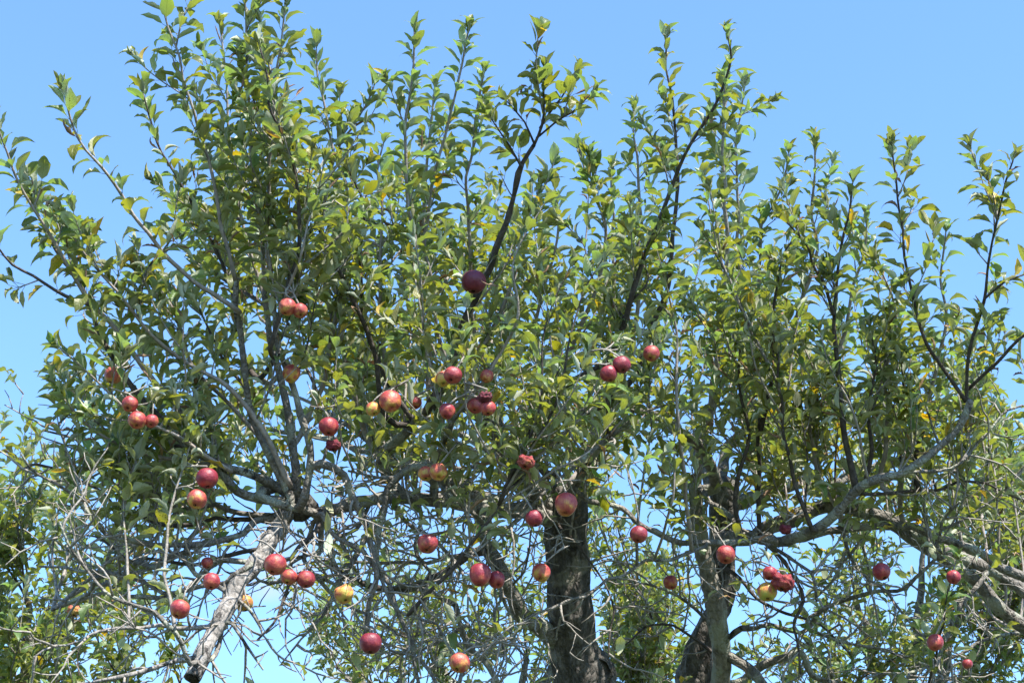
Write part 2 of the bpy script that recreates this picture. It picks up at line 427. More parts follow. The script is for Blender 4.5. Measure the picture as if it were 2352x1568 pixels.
def leaf_shoot(T, pts, f0=0.2, spacing=0.028, L=0.075, young=0.7, f_dead=0.09, dens=1.0):
    s = np.concatenate([[0], np.cumsum(np.linalg.norm(np.diff(pts, axis=0), axis=1))]); tot = s[-1]
    tg = nrm(np.gradient(pts, axis=0))
    x = tot * f0 + rnd.random() * spacing; ang = rnd.random() * 6.28; near_gap = rnd.uniform(0.1, 0.5)
    while x < tot:
        u = x / tot
        p = np.array([np.interp(x, s, pts[:, k]) for k in range(3)]); t = nrm([np.interp(x, s, tg[:, k]) for k in range(3)])
        ang += 2.4 + rnd.gauss(0, 0.45); near_gap = near_gap - spacing if near_gap > -0.07 else rnd.uniform(0.1, 0.5)
        if rnd.random() < dens * (0.95 if near_gap > 0 or u > 0.6 else 0.3):
            out = perp(t, ang)
            near = max(0, 1 - (tot - x) / 0.16)
            al = R(rnd.gauss(66 - 32 * near, 13))
            pd = nrm(t * math.cos(al * 0.75) + out * math.sin(al * 0.75) + UPZ * 0.1)
            d = nrm(t * math.cos(al) + out * math.sin(al) + UPZ * (0.12 - 0.10 * (1 - near) * rnd.random()) + rvec(0.10))
            n = t * 0.75 + UPZ * 0.55 + rvec(0.22)
            yg = (u > 0.55 and rnd.random() < young)
            LL = L * rnd.uniform(0.72, 1.18) * (1 - 0.12 * near)
            add_leaf(T, p, d, n, LL, age_pick(yg), pet=LL * rnd.uniform(0.10, 0.28), pdir=pd, dead=(not yg and rnd.random() < f_dead))
        x += spacing * rnd.uniform(0.7, 1.35) * (1 - 0.42 * max(0, 1 - (tot - x) / 0.35) ** 0.5)
    # tuft on the tip
    t = tg[-1]
    for i in range(4):
        ang += 2.4; out = perp(t, ang); al = R(rnd.uniform(8, 32))
        add_leaf(T, pts[-1], nrm(t * math.cos(al) + out * math.sin(al)), -out * 0.9 + t * 0.2, L * rnd.uniform(0.6, 0.98), age_pick(rnd.random() < young), pet=0.006)

def spur(T, p, d, length=0.05, nl=5, L=0.07, mat='twig', young=0.15, f_dead=0.16):
    pts, rad = grow(p, d, length, 0.02, 0.18, (0, 0, 0.1), 0.0028, 0.0018)
    T.twig(pts, rad, 4, mat, keep=False)
    t = nrm(pts[-1] - pts[-2]); ang = rnd.random() * 6.28
    for i in range(nl):
        ang += 2.4 + rnd.gauss(0, 0.3); out = perp(t, ang); al = R(rnd.uniform(25, 95))
        pd = nrm(t * math.cos(al * 0.6) + out * math.sin(al * 0.6) + UPZ * 0.15)
        d2 = nrm(t * math.cos(al) + out * math.sin(al) + UPZ * rnd.uniform(-0.35, 0.3))
        n = UPZ * 0.8 + t * 0.4 + rvec(0.3)
        i0 = max(0, len(pts) - 1 - (i % 2))
        add_leaf(T, pts[i0], d2, n, L * rnd.uniform(0.65, 1.2), age_pick(rnd.random() < young), pet=rnd.uniform(0.015, 0.035), pdir=pd, dead=rnd.random() < f_dead)

def spurs_along(T, pts, every=0.09, f0=0.1, f1=1.0, nl=(3, 6), L=0.07, mat='twig', ln=(0.02, 0.09), f_dead=0.06):
    s = np.concatenate([[0], np.cumsum(np.linalg.norm(np.diff(pts, axis=0), axis=1))]); tot = s[-1]
    x = tot * f0 + rnd.random() * every
    tg = nrm(np.gradient(pts, axis=0))
    while x < tot * f1:
        p = np.array([np.interp(x, s, pts[:, k]) for k in range(3)]); t = nrm([np.interp(x, s, tg[:, k]) for k in range(3)])
        d = nrm(perp(t, rnd.random() * 6.28) + t * 0.5 + UPZ * 0.35)
        spur(T, p, d, rnd.uniform(*ln), rnd.randint(*nl), L, mat, f_dead=f_dead)
        x += every * rnd.uniform(0.6, 1.5)

def tangle(T, pts, every=0.06, ln=(0.12, 0.45), trop=(0, 0, -0.01), f0=0.1, leafy=0.15, mat='twig', r0=0.0046, side=0.6):
    """crooked bare twigs and twiglets"""
    s = np.concatenate([[0], np.cumsum(np.linalg.norm(np.diff(pts, axis=0), axis=1))]); tot = s[-1]
    tg = nrm(np.gradient(pts, axis=0)); x = tot * f0 + rnd.random() * every
    while x < tot:
        p = np.array([np.interp(x, s, pts[:, k]) for k in range(3)]); t = nrm([np.interp(x, s, tg[:, k]) for k in range(3)])
        d = nrm(perp(t, rnd.random() * 6.28) + t * 0.6)
        l = rnd.uniform(*ln)
        q, r = grow(p, d, l, 0.028, 0.34, trop, r0 * (0.7 + l), 0.0017)
        T.twig(q, r, 4, mat)
        for i in range(2, len(q) - 1):
            if rnd.random() < side * 0.75:
                tt = nrm(q[i] - q[i - 1]); dd = nrm(perp(tt, rnd.random() * 6.28) + tt * 0.7)
                q2, r2 = grow(q[i], dd, rnd.uniform(0.03, 0.12) if rnd.random() < 0.55 else rnd.uniform(0.012, 0.03), 0.022, 0.26, (0, 0, 0.02), 0.0024, 0.0014)
                T.twig(q2, r2, 3, mat, keep=False)
                if rnd.random() < leafy: spur(T, q2[-1], tt + UPZ * 0.3, 0.015, rnd.randint(2, 4), 0.062, mat, f_dead=0.12)
        if rnd.random() < leafy * 1.3: spur(T, q[-1], q[-1] - q[-2], 0.02, rnd.randint(3, 5), 0.065, mat, f_dead=0.1)
        x += every * rnd.uniform(0.5, 1.6)

def fill(T, targets, L=0.075, spacing=0.025, name='shoot', maxbase=None, leaf0=0.12, mats=('shoot', 'limb', 'darktwig'), part=True, side=True, young=0.6):
    """upright shoots that rise from the nearest older wood to each target tip"""
    base_p = np.vstack([p[r > 0.0042] for p, r in T.limbs if r.max() > 0.0045])
    for tip in targets:
        v = tip - base_p
        hz = np.hypot(v[:, 0], v[:, 1]); dz = v[:, 2]
        cost = hz * 1.25 + np.abs(dz) * 0.55 + np.where(dz < 0.28, (0.28 - dz) * 8, 0) + np.maximum(0, hz - 0.9 * dz) * 3 + np.maximum(0, dz - 0.75) * 3
        b = base_p[np.argsort(cost)[rnd.randint(0, 3)]]
        v = tip - b; ln = np.linalg.norm(v)
        m1 = b + v * 0.35 + np.array([v[0], v[1], 0]) * 0.16 + rvec(0.02)
        m2 = b + v * 0.7 + np.array([v[0], v[1], 0]) * 0.08 + rvec(0.02)
        r0 = min(0.010, 0.0026 + 0.0046 * ln); 
        o = resample(np.array([[*b, r0], [*m1, r0 * 0.75], [*m2, r0 * 0.5], [*tip, 0.0016]]), 0.035)
        pts = wiggle(o[:, :3], 0.004)
        mat = rnd.choices(mats, (5, 3, 2)[:len(mats)])[0]
        if part: T.wood(name, pts, o[:, 3], mat, 6, 0.05)
        else: T.twig(pts, o[:, 3], 4, 'twig')
        leaf_shoot(T, pts, leaf0 + 0.22 * rnd.random(), spacing, L, young)
        spurs_along(T, pts, 0.15, 0.12, 0.75, (4, 7), L * 0.95)
        if side:
            for i in range(rnd.randint(0, 2)):
                k = rnd.randint(int(len(pts) * 0.25), max(int(len(pts) * 0.25) + 1, int(len(pts) * 0.8)))
                k = min(k, len(pts) - 2); t = nrm(pts[k + 1] - pts[k])
                q, r = grow(pts[k], nrm(perp(t, rnd.random() * 6.28) * 0.8 + t), rnd.uniform(0.12, 0.35), 0.03, 0.08, (0, 0, 0.08), 0.003, 0.0014)
                T.twig(q, r, 4, 'twig'); leaf_shoot(T, q, 0.15, spacing, L * 0.95, young)

# ------------------------------------------------------------------ leaf geometry
def leaf_arrays(T, lst, nu, nv):
    a = lambda k: np.array([l[k] for l in lst], float)
    p, pd, pet, d, n = a(0), nrm(a(1)), a(2), nrm(a(3)), a(4)
    L, W, fold, bend, twist, roll, wave, age, ran, spots, ph = [a(k) for k in range(5, 16)]
    N = len(lst); z = n - d * np.sum(n * d, 1, keepdims=True); z = nrm(z); y = np.cross(z, d)
    u = np.linspace(0, 1, nu + 1); du = 1.0 / nu
    prof = (np.sin(math.pi * np.clip(u, 0, 1) ** 0.82) ** 0.80); prof[0] = 0.05; prof[-1] = 0.0
    prof = np.maximum(prof, 0.012)
    # midrib
    um = (u[:-1] + u[1:]) / 2
    th = bend[:, None] * (um[None, :] ** 1.3) * 1.5 - bend[:, None] * 0.25
    mx = np.concatenate([np.zeros((N, 1)), np.cumsum(np.cos(th) * du, 1)], 1) * L[:, None]
    mz = -np.concatenate([np.zeros((N, 1)), np.cumsum(np.sin(th) * du, 1)], 1) * L[:, None]
    v = np.linspace(-1, 1, nv + 1)
    half = nv // 2
    hw = 0.5 * W[:, None] * L[:, None] * prof[None, :] * (1 + 0.07 * rng.normal(0, 1, (N, nu + 1)))
    # chewed edges on some leaves
    bite = rng.random((N, nu + 1)) < 0.05 * (0.4 + spots[:, None] * 2.0); bite[:, 0] = bite[:, -1] = False
    hwl = np.where(bite, hw * rng.uniform(0.35, 0.8, hw.shape), hw)
    hwr = np.where(rng.random((N, nu + 1)) < 0.05 * (0.4 + spots[:, None] * 2.0), hw * rng.uniform(0.35, 0.8, hw.shape), hw)
    X = np.zeros((N, nu + 1, nv + 1)); Y = X.copy(); Z = X.copy()
    for j, vv in enumerate(v):
        s = abs(vv); sg = np.sign(vv)
        h = hwl if vv < 0 else hwr
        k1 = np.minimum(s, 0.5); k2 = max(s - 0.5, 0)
        f1 = fold[:, None]; f2 = (fold + roll)[:, None]
        lat = h * (k1 * np.cos(f1) + k2 * np.cos(f2)); hei = h * (k1 * np.sin(f1) + k2 * np.sin(f2))
        wv = wave[:, None] * L[:, None] * s * np.sin(2 * math.pi * (2.3 * u[None, :] + ph[:, None] + (0.37 if vv > 0 else 0))) * 1.6 * prof[None, :]
        tw = twist[:, None] * u[None, :]
        ly, lz = sg * lat, hei + wv
        Y[:, :, j] = ly * np.cos(tw) - lz * np.sin(tw)
        Z[:, :, j] = mz + ly * np.sin(tw) + lz * np.cos(tw)
        X[:, :, j] = mx - 0.04 * L[:, None] * s * s * 0
    base = p + pd * pet[:, None]
    G = base[:, None, None, :] + X[..., None] * d[:, None, None, :] + Y[..., None] * y[:, None, None, :] + Z[..., None] * z[:, None, None, :]
    G = G.reshape(N, -1, 3)
    nvx = (nu + 1) * (nv + 1)
    # petiole: a thin three-sided stalk
    r = 0.0009 if not T.far else 0.0011
    e1 = y * r; e2 = z * r
    pt = np.stack([p + e1, p - e1 * 0.5 + e2 * 0.87, p - e1 * 0.5 - e2 * 0.87, base + e1, base - e1 * 0.5 + e2 * 0.87, base - e1 * 0.5 - e2 * 0.87], 1)
    V = np.concatenate([G, pt], 1)
    F = []
    for i in range(nu):
        for j in range(nv):
            F.append((i * (nv + 1) + j, (i + 1) * (nv + 1) + j, (i + 1) * (nv + 1) + j + 1, i * (nv + 1) + j + 1))
    F = np.array(F)
    Fp = np.array([(nvx + 0, nvx + 1, nvx + 4, nvx + 3), (nvx + 1, nvx + 2, nvx + 5, nvx + 4), (nvx + 2, nvx + 0, nvx + 3, nvx + 5)])
    # local luv
    uu, vv = np.meshgrid(u, v, indexing='ij')
    luv = np.zeros((nvx + 6, 3), np.float32); luv[:nvx, 0] = uu.ravel(); luv[:nvx, 1] = vv.ravel()
    colr = np.stack([age, ran, np.clip(spots, 0, 1), np.ones(N)], 1).astype(np.float32)
    # holes: inner cells taken out of damaged leaves
    keep = np.ones((N, len(F)), bool)
    if nv >= 4:
        inner = np.array([i * nv + j for i in range(1, nu - 1) for j in range(1, nv - 1)])
        for k in np.nonzero(rng.random(N) < np.clip(spots * 0.18, 0.01, 0.15))[0]:
            keep[k, rng.choice(inner, rng.integers(1, 3))] = False
    return V, F, Fp, luv, colr, keep

def leaf_mesh(name, V, F, Fp, luv, colr, keep):
    N, nvt = V.shape[:2]
    off = (np.arange(N) * nvt)[:, None, None]
    FF = (F[None] + off)[keep]
    FP = (Fp[None] + off).reshape(-1, 4)
    me = mesh_from(name, V.reshape(-1, 3), np.vstack([FF, FP]), M['leaf'])
    at = me.attributes.new('leaf', 'FLOAT_COLOR', 'POINT'); at.data.foreach_set('color', np.repeat(colr, nvt, 0).ravel())
    at = me.attributes.new('luv', 'FLOAT_VECTOR', 'POINT'); at.data.foreach_set('vector', np.tile(luv, (N, 1)).ravel())
    return me

def finish_tree(T, cull, n_ind=300):
    for mk, acc in T.tw.items():
        if acc.n:
            o = link('twigs', acc.mesh('twigs', M[mk]), T.root); o['kind'] = 'stuff'
    lst = [l for l in T.leaves if not cull(l)]
    nu, nv = (5, 2) if T.far else (7, 4)
    V, F, Fp, luv, colr, keep = leaf_arrays(T, lst, nu, nv)
    ctr = V.mean(1); x, y, d = proj(ctr)
    c0 = 0 + (nu // 2) * (nv + 1); 
    lx, ly, _ = proj(V[:, nv // 2]); tx, ty, _ = proj(V[:, nu * (nv + 1) + nv // 2])
    ax, ay, _ = proj(V[:, c0]); bx, by, _ = proj(V[:, c0 + nv])
    area = np.abs((tx - lx) * (by - ay) - (ty - ly) * (bx - ax))
    inside = (x > 15) & (x < 2337) & (y > 15) & (y < 1553)
    score = np.where(inside, area, 0) * np.clip(1.6 - (d - d.min()) / max(np.ptp(d), 0.1), 0.5, 1.6)
    order = np.argsort(-score)
    ind = order[:n_ind]; rest = order[n_ind:]
    V = V - T.base
    for k in ind:
        c = V[k, nv // 2 + 0]
        me = leaf_mesh('leaf', V[k:k + 1] - c, F, Fp, luv, colr[k:k + 1], keep[k:k + 1])
        o = link('leaf', me, T.root); o.location = c
    if len(rest):
        o = link('foliage', leaf_mesh('foliage', V[rest], F, Fp, luv, colr[rest], keep[rest]), T.root); o['kind'] = 'stuff'
    print('tree leaves', len(lst), 'of', len(T.leaves), 'verts', V.shape)

def noise_trunk(T, name, pl, mat, k=40, step=0.02, amp=0.10, ground=True, flare=1.5, cut_top=False):
    """thick trunk: irregular section with bosses, hollows and furrows"""
    q = [[*P(x, y, d), w_ * 0.5 * d / FPX] for (x, y, d, w_) in pl]
    if ground:
        b = q[-1]; r = b[3]
        q += [[b[0] + 0.02, b[1], b[2] * 0.55, r * 1.05], [b[0] + 0.03, b[1], b[2] * 0.2, r * 1.15], [b[0] + 0.03, b[1], -0.05, r * flare]]
    o = resample(q[::-1], step)
    pts, rad = wiggle(o[:, :3], 0.004, 6), o[:, 3]
    n = len(pts); t, a, b = frames(pts)
    th = np.arange(k) * 2 * math.pi / k
    s = np.arange(n) * step
    rr = np.ones((n, k))
    for _ in range(14):                                    # broad bosses
        f1, f2, p1, p2 = rng.integers(1, 5), rng.uniform(3, 14), rng.uniform(0, 6.28), rng.uniform(0, 6.28)
        rr += amp * 0.22 * np.cos(f1 * th[None, :] + p1 + 0.6 * np.sin(s[:, None] * f2 * 0.4)) * np.cos(f2 * s[:, None] + p2)
    for _ in range(8):                                    # furrows along the grain
        f1, p1, f2 = rng.integers(6, 15), rng.uniform(0, 6.28), rng.uniform(2, 9)
        rr += amp * 0.10 * np.cos(f1 * th[None, :] + p1 + 1.5 * np.sin(s[:, None] * f2 + p1))
    rr += amp * 0.10 * rng.normal(0, 1, (n, k))
    if k >= 26:                                            # bark plates parted by cracks
        rm = float(rad.mean()); npl = int(2 * math.pi * rm * s[-1] / 0.0011)
        cp = np.stack([rng.uniform(0, 2 * math.pi, npl) * rm, rng.uniform(0, s[-1], npl) * 0.5], 1)
        gq = np.stack(np.meshgrid(th * rm, s * 0.5), -1).reshape(-1, 2)
        f12 = np.zeros(len(gq)); hgt = rng.uniform(-1, 1, npl); hh = np.zeros(len(gq))
        for c0 in range(0, len(gq), 2000):
            dx = np.abs(gq[c0:c0 + 2000, None, 0] - cp[None, :, 0]); dx = np.minimum(dx, 2 * math.pi * rm - dx)
            dd = np.hypot(dx, gq[c0:c0 + 2000, None, 1] - cp[None, :, 1])
            ix = np.argpartition(dd, 1, axis=1)[:, :2]; d2 = np.sort(np.take_along_axis(dd, ix, 1), 1)
            f12[c0:c0 + 2000] = d2[:, 1] - d2[:, 0]; hh[c0:c0 + 2000] = hgt[np.argmin(dd, 1)]
        rr += (0.0035 * np.clip(f12 / 0.008, 0, 1) + 0.002 * hh).reshape(n, k) / rm * 1.3 - 0.03
    if cut_top:
        rr[-1] *= 0.8
    V = pts[:, None, :] + (rad[:, None] * rr)[..., None] * (np.cos(th)[None, :, None] * a[:, None, :] + np.sin(th)[None, :, None] * b[:, None, :])
    if cut_top:                                            # ragged broken top
        V[-1] += t[-1] * rng.normal(0.0, 0.02, (k, 1)); V[-2] += t[-2] * rng.normal(0.0, 0.01, (k, 1))
    V = V.reshape(-1, 3)
    i = np.arange(n - 1)[:, None] * k; j = np.arange(k)[None, :]; j2 = (j + 1) % k
    F = np.stack([i + j, i + j2, i + k + j2, i + k + j], -1).reshape(-1, 4)
    V = np.vstack([V, pts[-1] - t[-1] * (0.03 if cut_top else -rad[-1] * 0.5)]); jj = np.arange(k); base = (n - 1) * k
    F = np.vstack([F, np.stack([base + jj, base + (jj + 1) % k, np.full(k, len(V) - 1), np.full(k, len(V) - 1)], 1)])
    o = T.part(name, V, F, M[mat]); T.limbs.append((pts, rad))
    return o

# ================================================================== MAIN TREE (broken dark trunk)
gp = lambda x, y, d: tuple((P(x, y, d) * np.array([1, 1, 0])).tolist())
A = Tree('old apple tree with thick dark broken-topped trunk and a pale dead limb stub', gp(1340, 1600, 6.0))
noise_trunk(A, 'trunk', [(1306, 1112, 6.0, 82), (1304, 1160, 6.0, 96), (1300, 1230, 6.0, 100), (1303, 1310, 6.0, 100), (1312, 1400, 6.0, 104),
                         (1319, 1480, 6.0, 102), (1336, 1560, 6.0, 124), (1345, 1640, 6.0, 136)], 'trunk', 72, 0.012, 0.14, flare=1.3, cut_top=True)

def attach(T, pts, rad):
    """run the thick end of a piece into the nearest older wood"""
    flip = rad[-1] > rad[0] * 1.01
    if flip: pts, rad = pts[::-1], rad[::-1]
    ps, rs = T.allnodes()
    gap = np.linalg.norm(ps - pts[0], axis=1) - rs
    if gap.min() > 0.004 and gap.min() < 0.45:
        t = nrm(pts[2] - pts[0])
        cost = gap + 0.6 * np.maximum(0, (ps - pts[0]) @ t) + np.where(rs < rad[0] * 0.55, 0.12, 0)
        b = ps[np.argmin(cost)]; g_ = np.linalg.norm(b - pts[0])
        o = resample(np.array([[*b, rad[0] * 1.08], [*(b * 0.45 + pts[0] * 0.55 - t * g_ * 0.22), rad[0] * 1.04], [*pts[0], rad[0]]]), 0.03)
        pts = np.vstack([o[:-1, :3], pts]); rad = np.concatenate([o[:-1, 3], rad])
    return pts, rad

def limb(T, pl, d0, d1, w0, w1, mat='limb', k=10, wig=0.006, name='limb', lump=0.11, sp=None, tg=None, step=0.03):
    pts, rad = attach(T, *vline(pl, d0, d1, w0, w1, step, wig if name != 'shoot' else 0.0035))
    T.wood(name, pts, rad, mat, k, lump)
    if sp: spurs_along(T, pts, **sp)
    if tg: tangle(T, pts, **tg)
    return pts

def shoot(T, pl, d0, d1, w0, w1, mat='shoot', f0=0.15, spacing=0.0195, L=0.084, young=0.7, spu=0.13, name='shoot', k=6, side=2):
    pts, rad = attach(T, *vline(pl, d0, d1, w0, w1, 0.032, 0.004))
    T.wood(name, pts, rad, mat, k, 0.06)
    leaf_shoot(T, pts, f0, spacing, L, young)
    if spu: spurs_along(T, pts, spu, max(0.05, f0 - 0.1), 0.8, (4, 7), L * 0.95)
    for i in range(side):
        kx = min(len(pts) - 2, rnd.randint(int(len(pts) * (0.2 + 0.6 * f0)), int(len(pts) * 0.85))); t = nrm(pts[kx + 1] - pts[kx])
        q, r = grow(pts[kx], nrm(perp(t, rnd.random() * 6.28) * 0.7 + t), rnd.uniform(0.10, 0.26), 0.03, 0.08, (0, 0, 0.06), 0.0028, 0.0014)
        T.twig(q, r, 4, 'twig'); leaf_shoot(T, q, 0.1, spacing, L * 0.95, young)
    return pts

SPL = dict(every=0.085, f0=0.15, nl=(3, 7), L=0.07, f_dead=0.10)
# scaffold limbs
limb(A, [(1290, 1200, 6.0), (1240, 1184, 5.9), (1180, 1173, 5.75), (1100, 1160, 5.6), (1029, 1148, 5.5), (941, 1143, 5.4), (850, 1150, 5.3), (760, 1168, 5.22), (700, 1166, 5.2), (672, 1150, 5.2)], 6, 5.2, 40, 26, k=12, tg=dict(every=0.07, ln=(0.1, 0.4), leafy=0.25))
limb(A, [(1275, 1200, 6.0), (1238, 1150, 5.95), (1208, 1112, 5.9), (1180, 1062, 5.85), (1150, 1005, 5.8), (1128, 968, 5.8), (1095, 940, 5.85), (1060, 925, 5.9)], 6, 5.8, 56, 34, k=14, lump=0.1, sp=SPL)
limb(A, [(1290, 1478, 6.0), (1250, 1452, 5.95), (1204, 1411, 5.85), (1169, 1355, 5.8), (1148, 1320, 5.8), (1120, 1264, 5.85), (1100, 1190, 5.9), (1085, 1100, 6.0)], 6, 6, 46, 18, k=12, tg=dict(every=0.10, ln=(0.15, 0.4), leafy=0.15))
limb(A, [(1140, 1150, 5.65), (1040, 1105, 5.7), (960, 1080, 5.75), (900, 1062, 5.8), (868, 1035, 5.8), (832, 1002, 5.85), (790, 975, 5.9), (740, 930, 6.1)], 5.6, 6, 34, 8, k=10, sp=SPL)
limb(A, [(885, 1085, 5.55), (884, 1052, 5.5), (905, 1022, 5.45), (930, 992, 5.42), (948, 960, 5.4), (1005, 920, 5.35)], 5.5, 5.35, 26, 20, k=10)
limb(A, [(1300, 1160, 6.05), (1330, 1100, 6.4), (1380, 1040, 6.8), (1430, 990, 7.1)], 6, 7, 28, 4, sp=SPL)          # back right
limb(A, [(1290, 1170, 6.1), (1220, 1100, 6.5), (1120, 1030, 6.9), (1000, 980, 7.2), (860, 960, 7.3)], 6, 7, 30, 4, sp=SPL)   # back left
limb(A, [(1060, 1155, 5.55), (980, 1090, 6.0), (860, 1040, 6.4), (720, 1000, 6.6), (600, 980, 6.7), (470, 960, 6.7)], 5.6, 6.6, 28, 4, sp=SPL)
limb(A, [(1285, 1150, 5.95), (1340, 1080, 5.7), (1400, 1000, 5.5), (1480, 950, 5.4), (1530, 930, 5.4)], 6, 5.4, 20, 4, sp=SPL)
limb(A, [(1000, 1148, 5.5), (990, 1090, 5.2), (1020, 1010, 5.0), (1060, 950, 4.9), (1120, 920, 4.85)], 5.5, 4.9, 22, 4, sp=SPL)
# pale dead stub, its hub and collar
st = vline([(690, 1128, 5.22), (672, 1160, 5.2), (652, 1195, 5.16), (622, 1240, 5.08), (590, 1285, 5.0), (560, 1325, 4.93), (530, 1375, 4.86), (505, 1420, 4.8), (483, 1465, 4.74), (462, 1510, 4.68), (438, 1560, 4.63)], 5.2, 4.6, 42, 37, 0.018, 0.006)
V_, F_ = tube(st[0], st[1], 20, True, 0.10); V_[-2] = st[0][-1] - (st[0][-1] - st[0][-2]) * 1.2
stub = A.part('dead_limb', V_, F_, M['dead']); stub['label'] = 'pale weathered dead limb with black peeling patches, sawn off'
A.limbs.append((st[0][:18], st[1][:18]))
e = st[0][-1]; tdir = nrm(st[0][-1] - st[0][-3])
cp, cr = np.array([e - tdir * 0.004, e + tdir * 0.001]), np.array([st[1][-1] * 0.8, st[1][-1] * 0.78])
Vc, Fc = tube(cp, cr, 16, True, 0.06); Vc[-2] = e - tdir * 0.002
link('cut_face', mesh_from('cut_face', Vc - A.base, Fc, M['cut']), stub)
hub_p = vline([(700, 1172, 5.2), (682, 1150, 5.19), (668, 1128, 5.2), (655, 1112, 5.22)], 5.2, 5.2, 66, 44, 0.02, 0.01)
A.wood('knot', hub_p[0], hub_p[1], 'trunk', 18, 0.14)
limb(A, [(595, 1140, 5.12), (640, 1156, 5.1), (690, 1163, 5.1), (722, 1172, 5.12), (735, 1205, 5.14), (738, 1255, 5.16)], 5.1, 5.15, 24, 14, k=10)

# upright shoots out of the hub
limb(A, [(682, 1140), (682, 1048), (661, 947), (640, 860), (626, 807), (616, 755), (609, 667)], 5.15, 5.2, 22, 13, 'limb', 8, name='shoot')
shoot(A, [(609, 670), (595, 510), (581, 420), (574, 315), (570, 210), (567, 88), (566, -30)], 5.2, 5.15, 12, 4, 'shoot', 0.05, side=3)
limb(A, [(700, 1140), (717, 1048), (686, 930), (658, 842), (637, 783), (630, 720)], 5.05, 5.1, 20, 13, 'limb', 8, name='shoot')
shoot(A, [(630, 722), (622, 640), (612, 535), (618, 430), (625, 330), (632, 190), (647, 105), (655, 15)], 5.1, 5.0, 12, 4, 'shoot', 0.08, side=3)
limb(A, [(668, 1140), (623, 1055), (577, 947), (560, 825), (553, 755), (544, 709), (541, 643)], 5.1, 5.1, 22, 12, 'limb', 8, name='shoot')
shoot(A, [(541, 645), (525, 570), (511, 518), (500, 448), (480, 367), (451, 280), (427, 196), (413, 133), (388, 63), (366, -20)], 5.1, 5.0, 11, 4, 'shoot', 0.08, side=3)
shoot(A, [(545, 712), (465, 664), (409, 611), (350, 552), (311, 505), (287, 458), (238, 392), (189, 336), (164, 273), (150, 222)], 5.05, 4.8, 12, 4, 'shoot', 0.34, spu=None, side=0, spacing=0.021)
shoot(A, [(690, 1000), (735, 900), (760, 780), (790, 640), (800, 520), (790, 420), (755, 298), (735, 193), (726, 110)], 5.3, 5.4, 14, 4, 'shoot', 0.25, young=1.0)
shoot(A, [(560, 830), (540, 700), (510, 600), (440, 470), (390, 380), (350, 290), (335, 215)], 5.4, 5.4, 12, 4, 'darktwig', 0.3)
shoot(A, [(640, 860), (610, 700), (570, 560), (545, 430), (530, 300), (520, 190), (505, 60)], 5.5, 5.6, 12, 4, 'shoot', 0.25)
shoot(A, [(620, 800), (660, 660), (690, 560), (680, 430), (650, 320), (610, 220), (600, 110)], 5.0, 4.9, 12, 4, 'darktwig', 0.25)
# fan to the upper left
limb(A, [(672, 1145), (577, 1092), (507, 1068), (455, 1036), (434, 1010), (400, 925), (367, 891)], 5.18, 5.0, 22, 14, 'limb', 8, sp=dict(every=0.12, f0=0.35, nl=(3, 5), L=0.07))
shoot(A, [(367, 893), (315, 825), (245, 737), (203, 692), (157, 611), (115, 538), (70, 465), (38, 402), (10, 332), (-10, 275)], 5.0, 4.7, 13, 4, 'shoot', 0.2, side=3)
shoot(A, [(206, 700), (147, 678), (70, 632), (28, 604), (-20, 540)], 4.85, 4.7, 9, 4, 'darktwig', 0.25, spacing=0.06, spu=0.2, side=0)
limb(A, [(654, 1152), (591, 1145), (546, 1127), (518, 1100), (490, 1060), (437, 1027), (378, 965)], 5.15, 5.1, 24, 14, 'limb', 8, sp=dict(every=0.12, f0=0.4, nl=(3, 5), L=0.07))
shoot(A, [(378, 967), (329, 919), (290, 863), (245, 789), (210, 720), (170, 640), (120, 560), (80, 480), (60, 420)], 5.1, 5.2, 14, 5, 'darktwig', 0.05, side=4)
shoot(A, [(668, 1120), (630, 1035), (574, 950), (525, 888), (455, 849), (402, 814), (350, 769), (308, 716), (266, 671), (224, 622), (180, 560), (140, 500)], 5.1, 4.85, 15, 4, 'shoot', 0.4, side=4)
shoot(A, [(520, 1075), (434, 1020), (346, 975), (301, 947), (252, 898), (196, 846), (140, 800)], 4.95, 4.75, 11, 4, 'shoot', 0.35, side=3)
shoot(A, [(660, 1110), (600, 1010), (520, 920), (450, 850), (420, 760), (380, 690), (350, 640)], 5.25, 5.3, 13, 4, 'shoot', 0.35, side=4)
shoot(A, [(440, 1035), (380, 1010), (300, 1000), (230, 960), (170, 900), (130, 860)], 5.3, 5.4, 12, 4, 'darktwig', 0.2, side=4)
shoot(A, [(500, 1070), (420, 1060), (330, 1040), (240, 1010), (180, 960), (150, 920)], 5.2, 5.0, 12, 4, 'shoot', 0.2, side=4)
shoot(A, [(580, 950), (560, 880), (500, 800), (470, 740), (440, 690)], 5.3, 5.4, 11, 4, 'darktwig', 0.2, side=3)
# low left: long crooked mostly bare branches
TG = dict(every=0.065, ln=(0.08, 0.34), leafy=0.17)
def low(pl, d0, d1, w0, w1, mat='limb', tg=TG, T=None): return limb(T or A, pl, d0, d1, w0, w1, mat, 8, 0.011, 'branch', 0.10, tg=tg)
low([(650, 1195), (595, 1194), (546, 1222), (511, 1229), (465, 1239), (420, 1260), (371, 1253), (315, 1243), (273, 1236), (227, 1204), (189, 1173), (147, 1131), (87, 1082), (52, 1036)], 5.15, 4.7, 18, 5)
low([(378, 1260), (406, 1288), (441, 1313), (483, 1330), (504, 1339), (535, 1320)], 4.95, 4.9, 7, 14)
low([(136, 1197), (189, 1278), (224, 1323), (262, 1358), (315, 1393), (357, 1435), (392, 1460), (416, 1498), (430, 1518)], 4.55, 4.6, 5, 12)
low([(77, 1509), (115, 1481), (168, 1477), (224, 1449), (273, 1435), (336, 1439), (388, 1446), (437, 1449), (496, 1432)], 4.5, 4.78, 4, 13, 'dead')
low([(213, 1566), (280, 1544), (350, 1526), (420, 1516), (456, 1510)], 4.6, 4.68, 9, 14, 'dead')
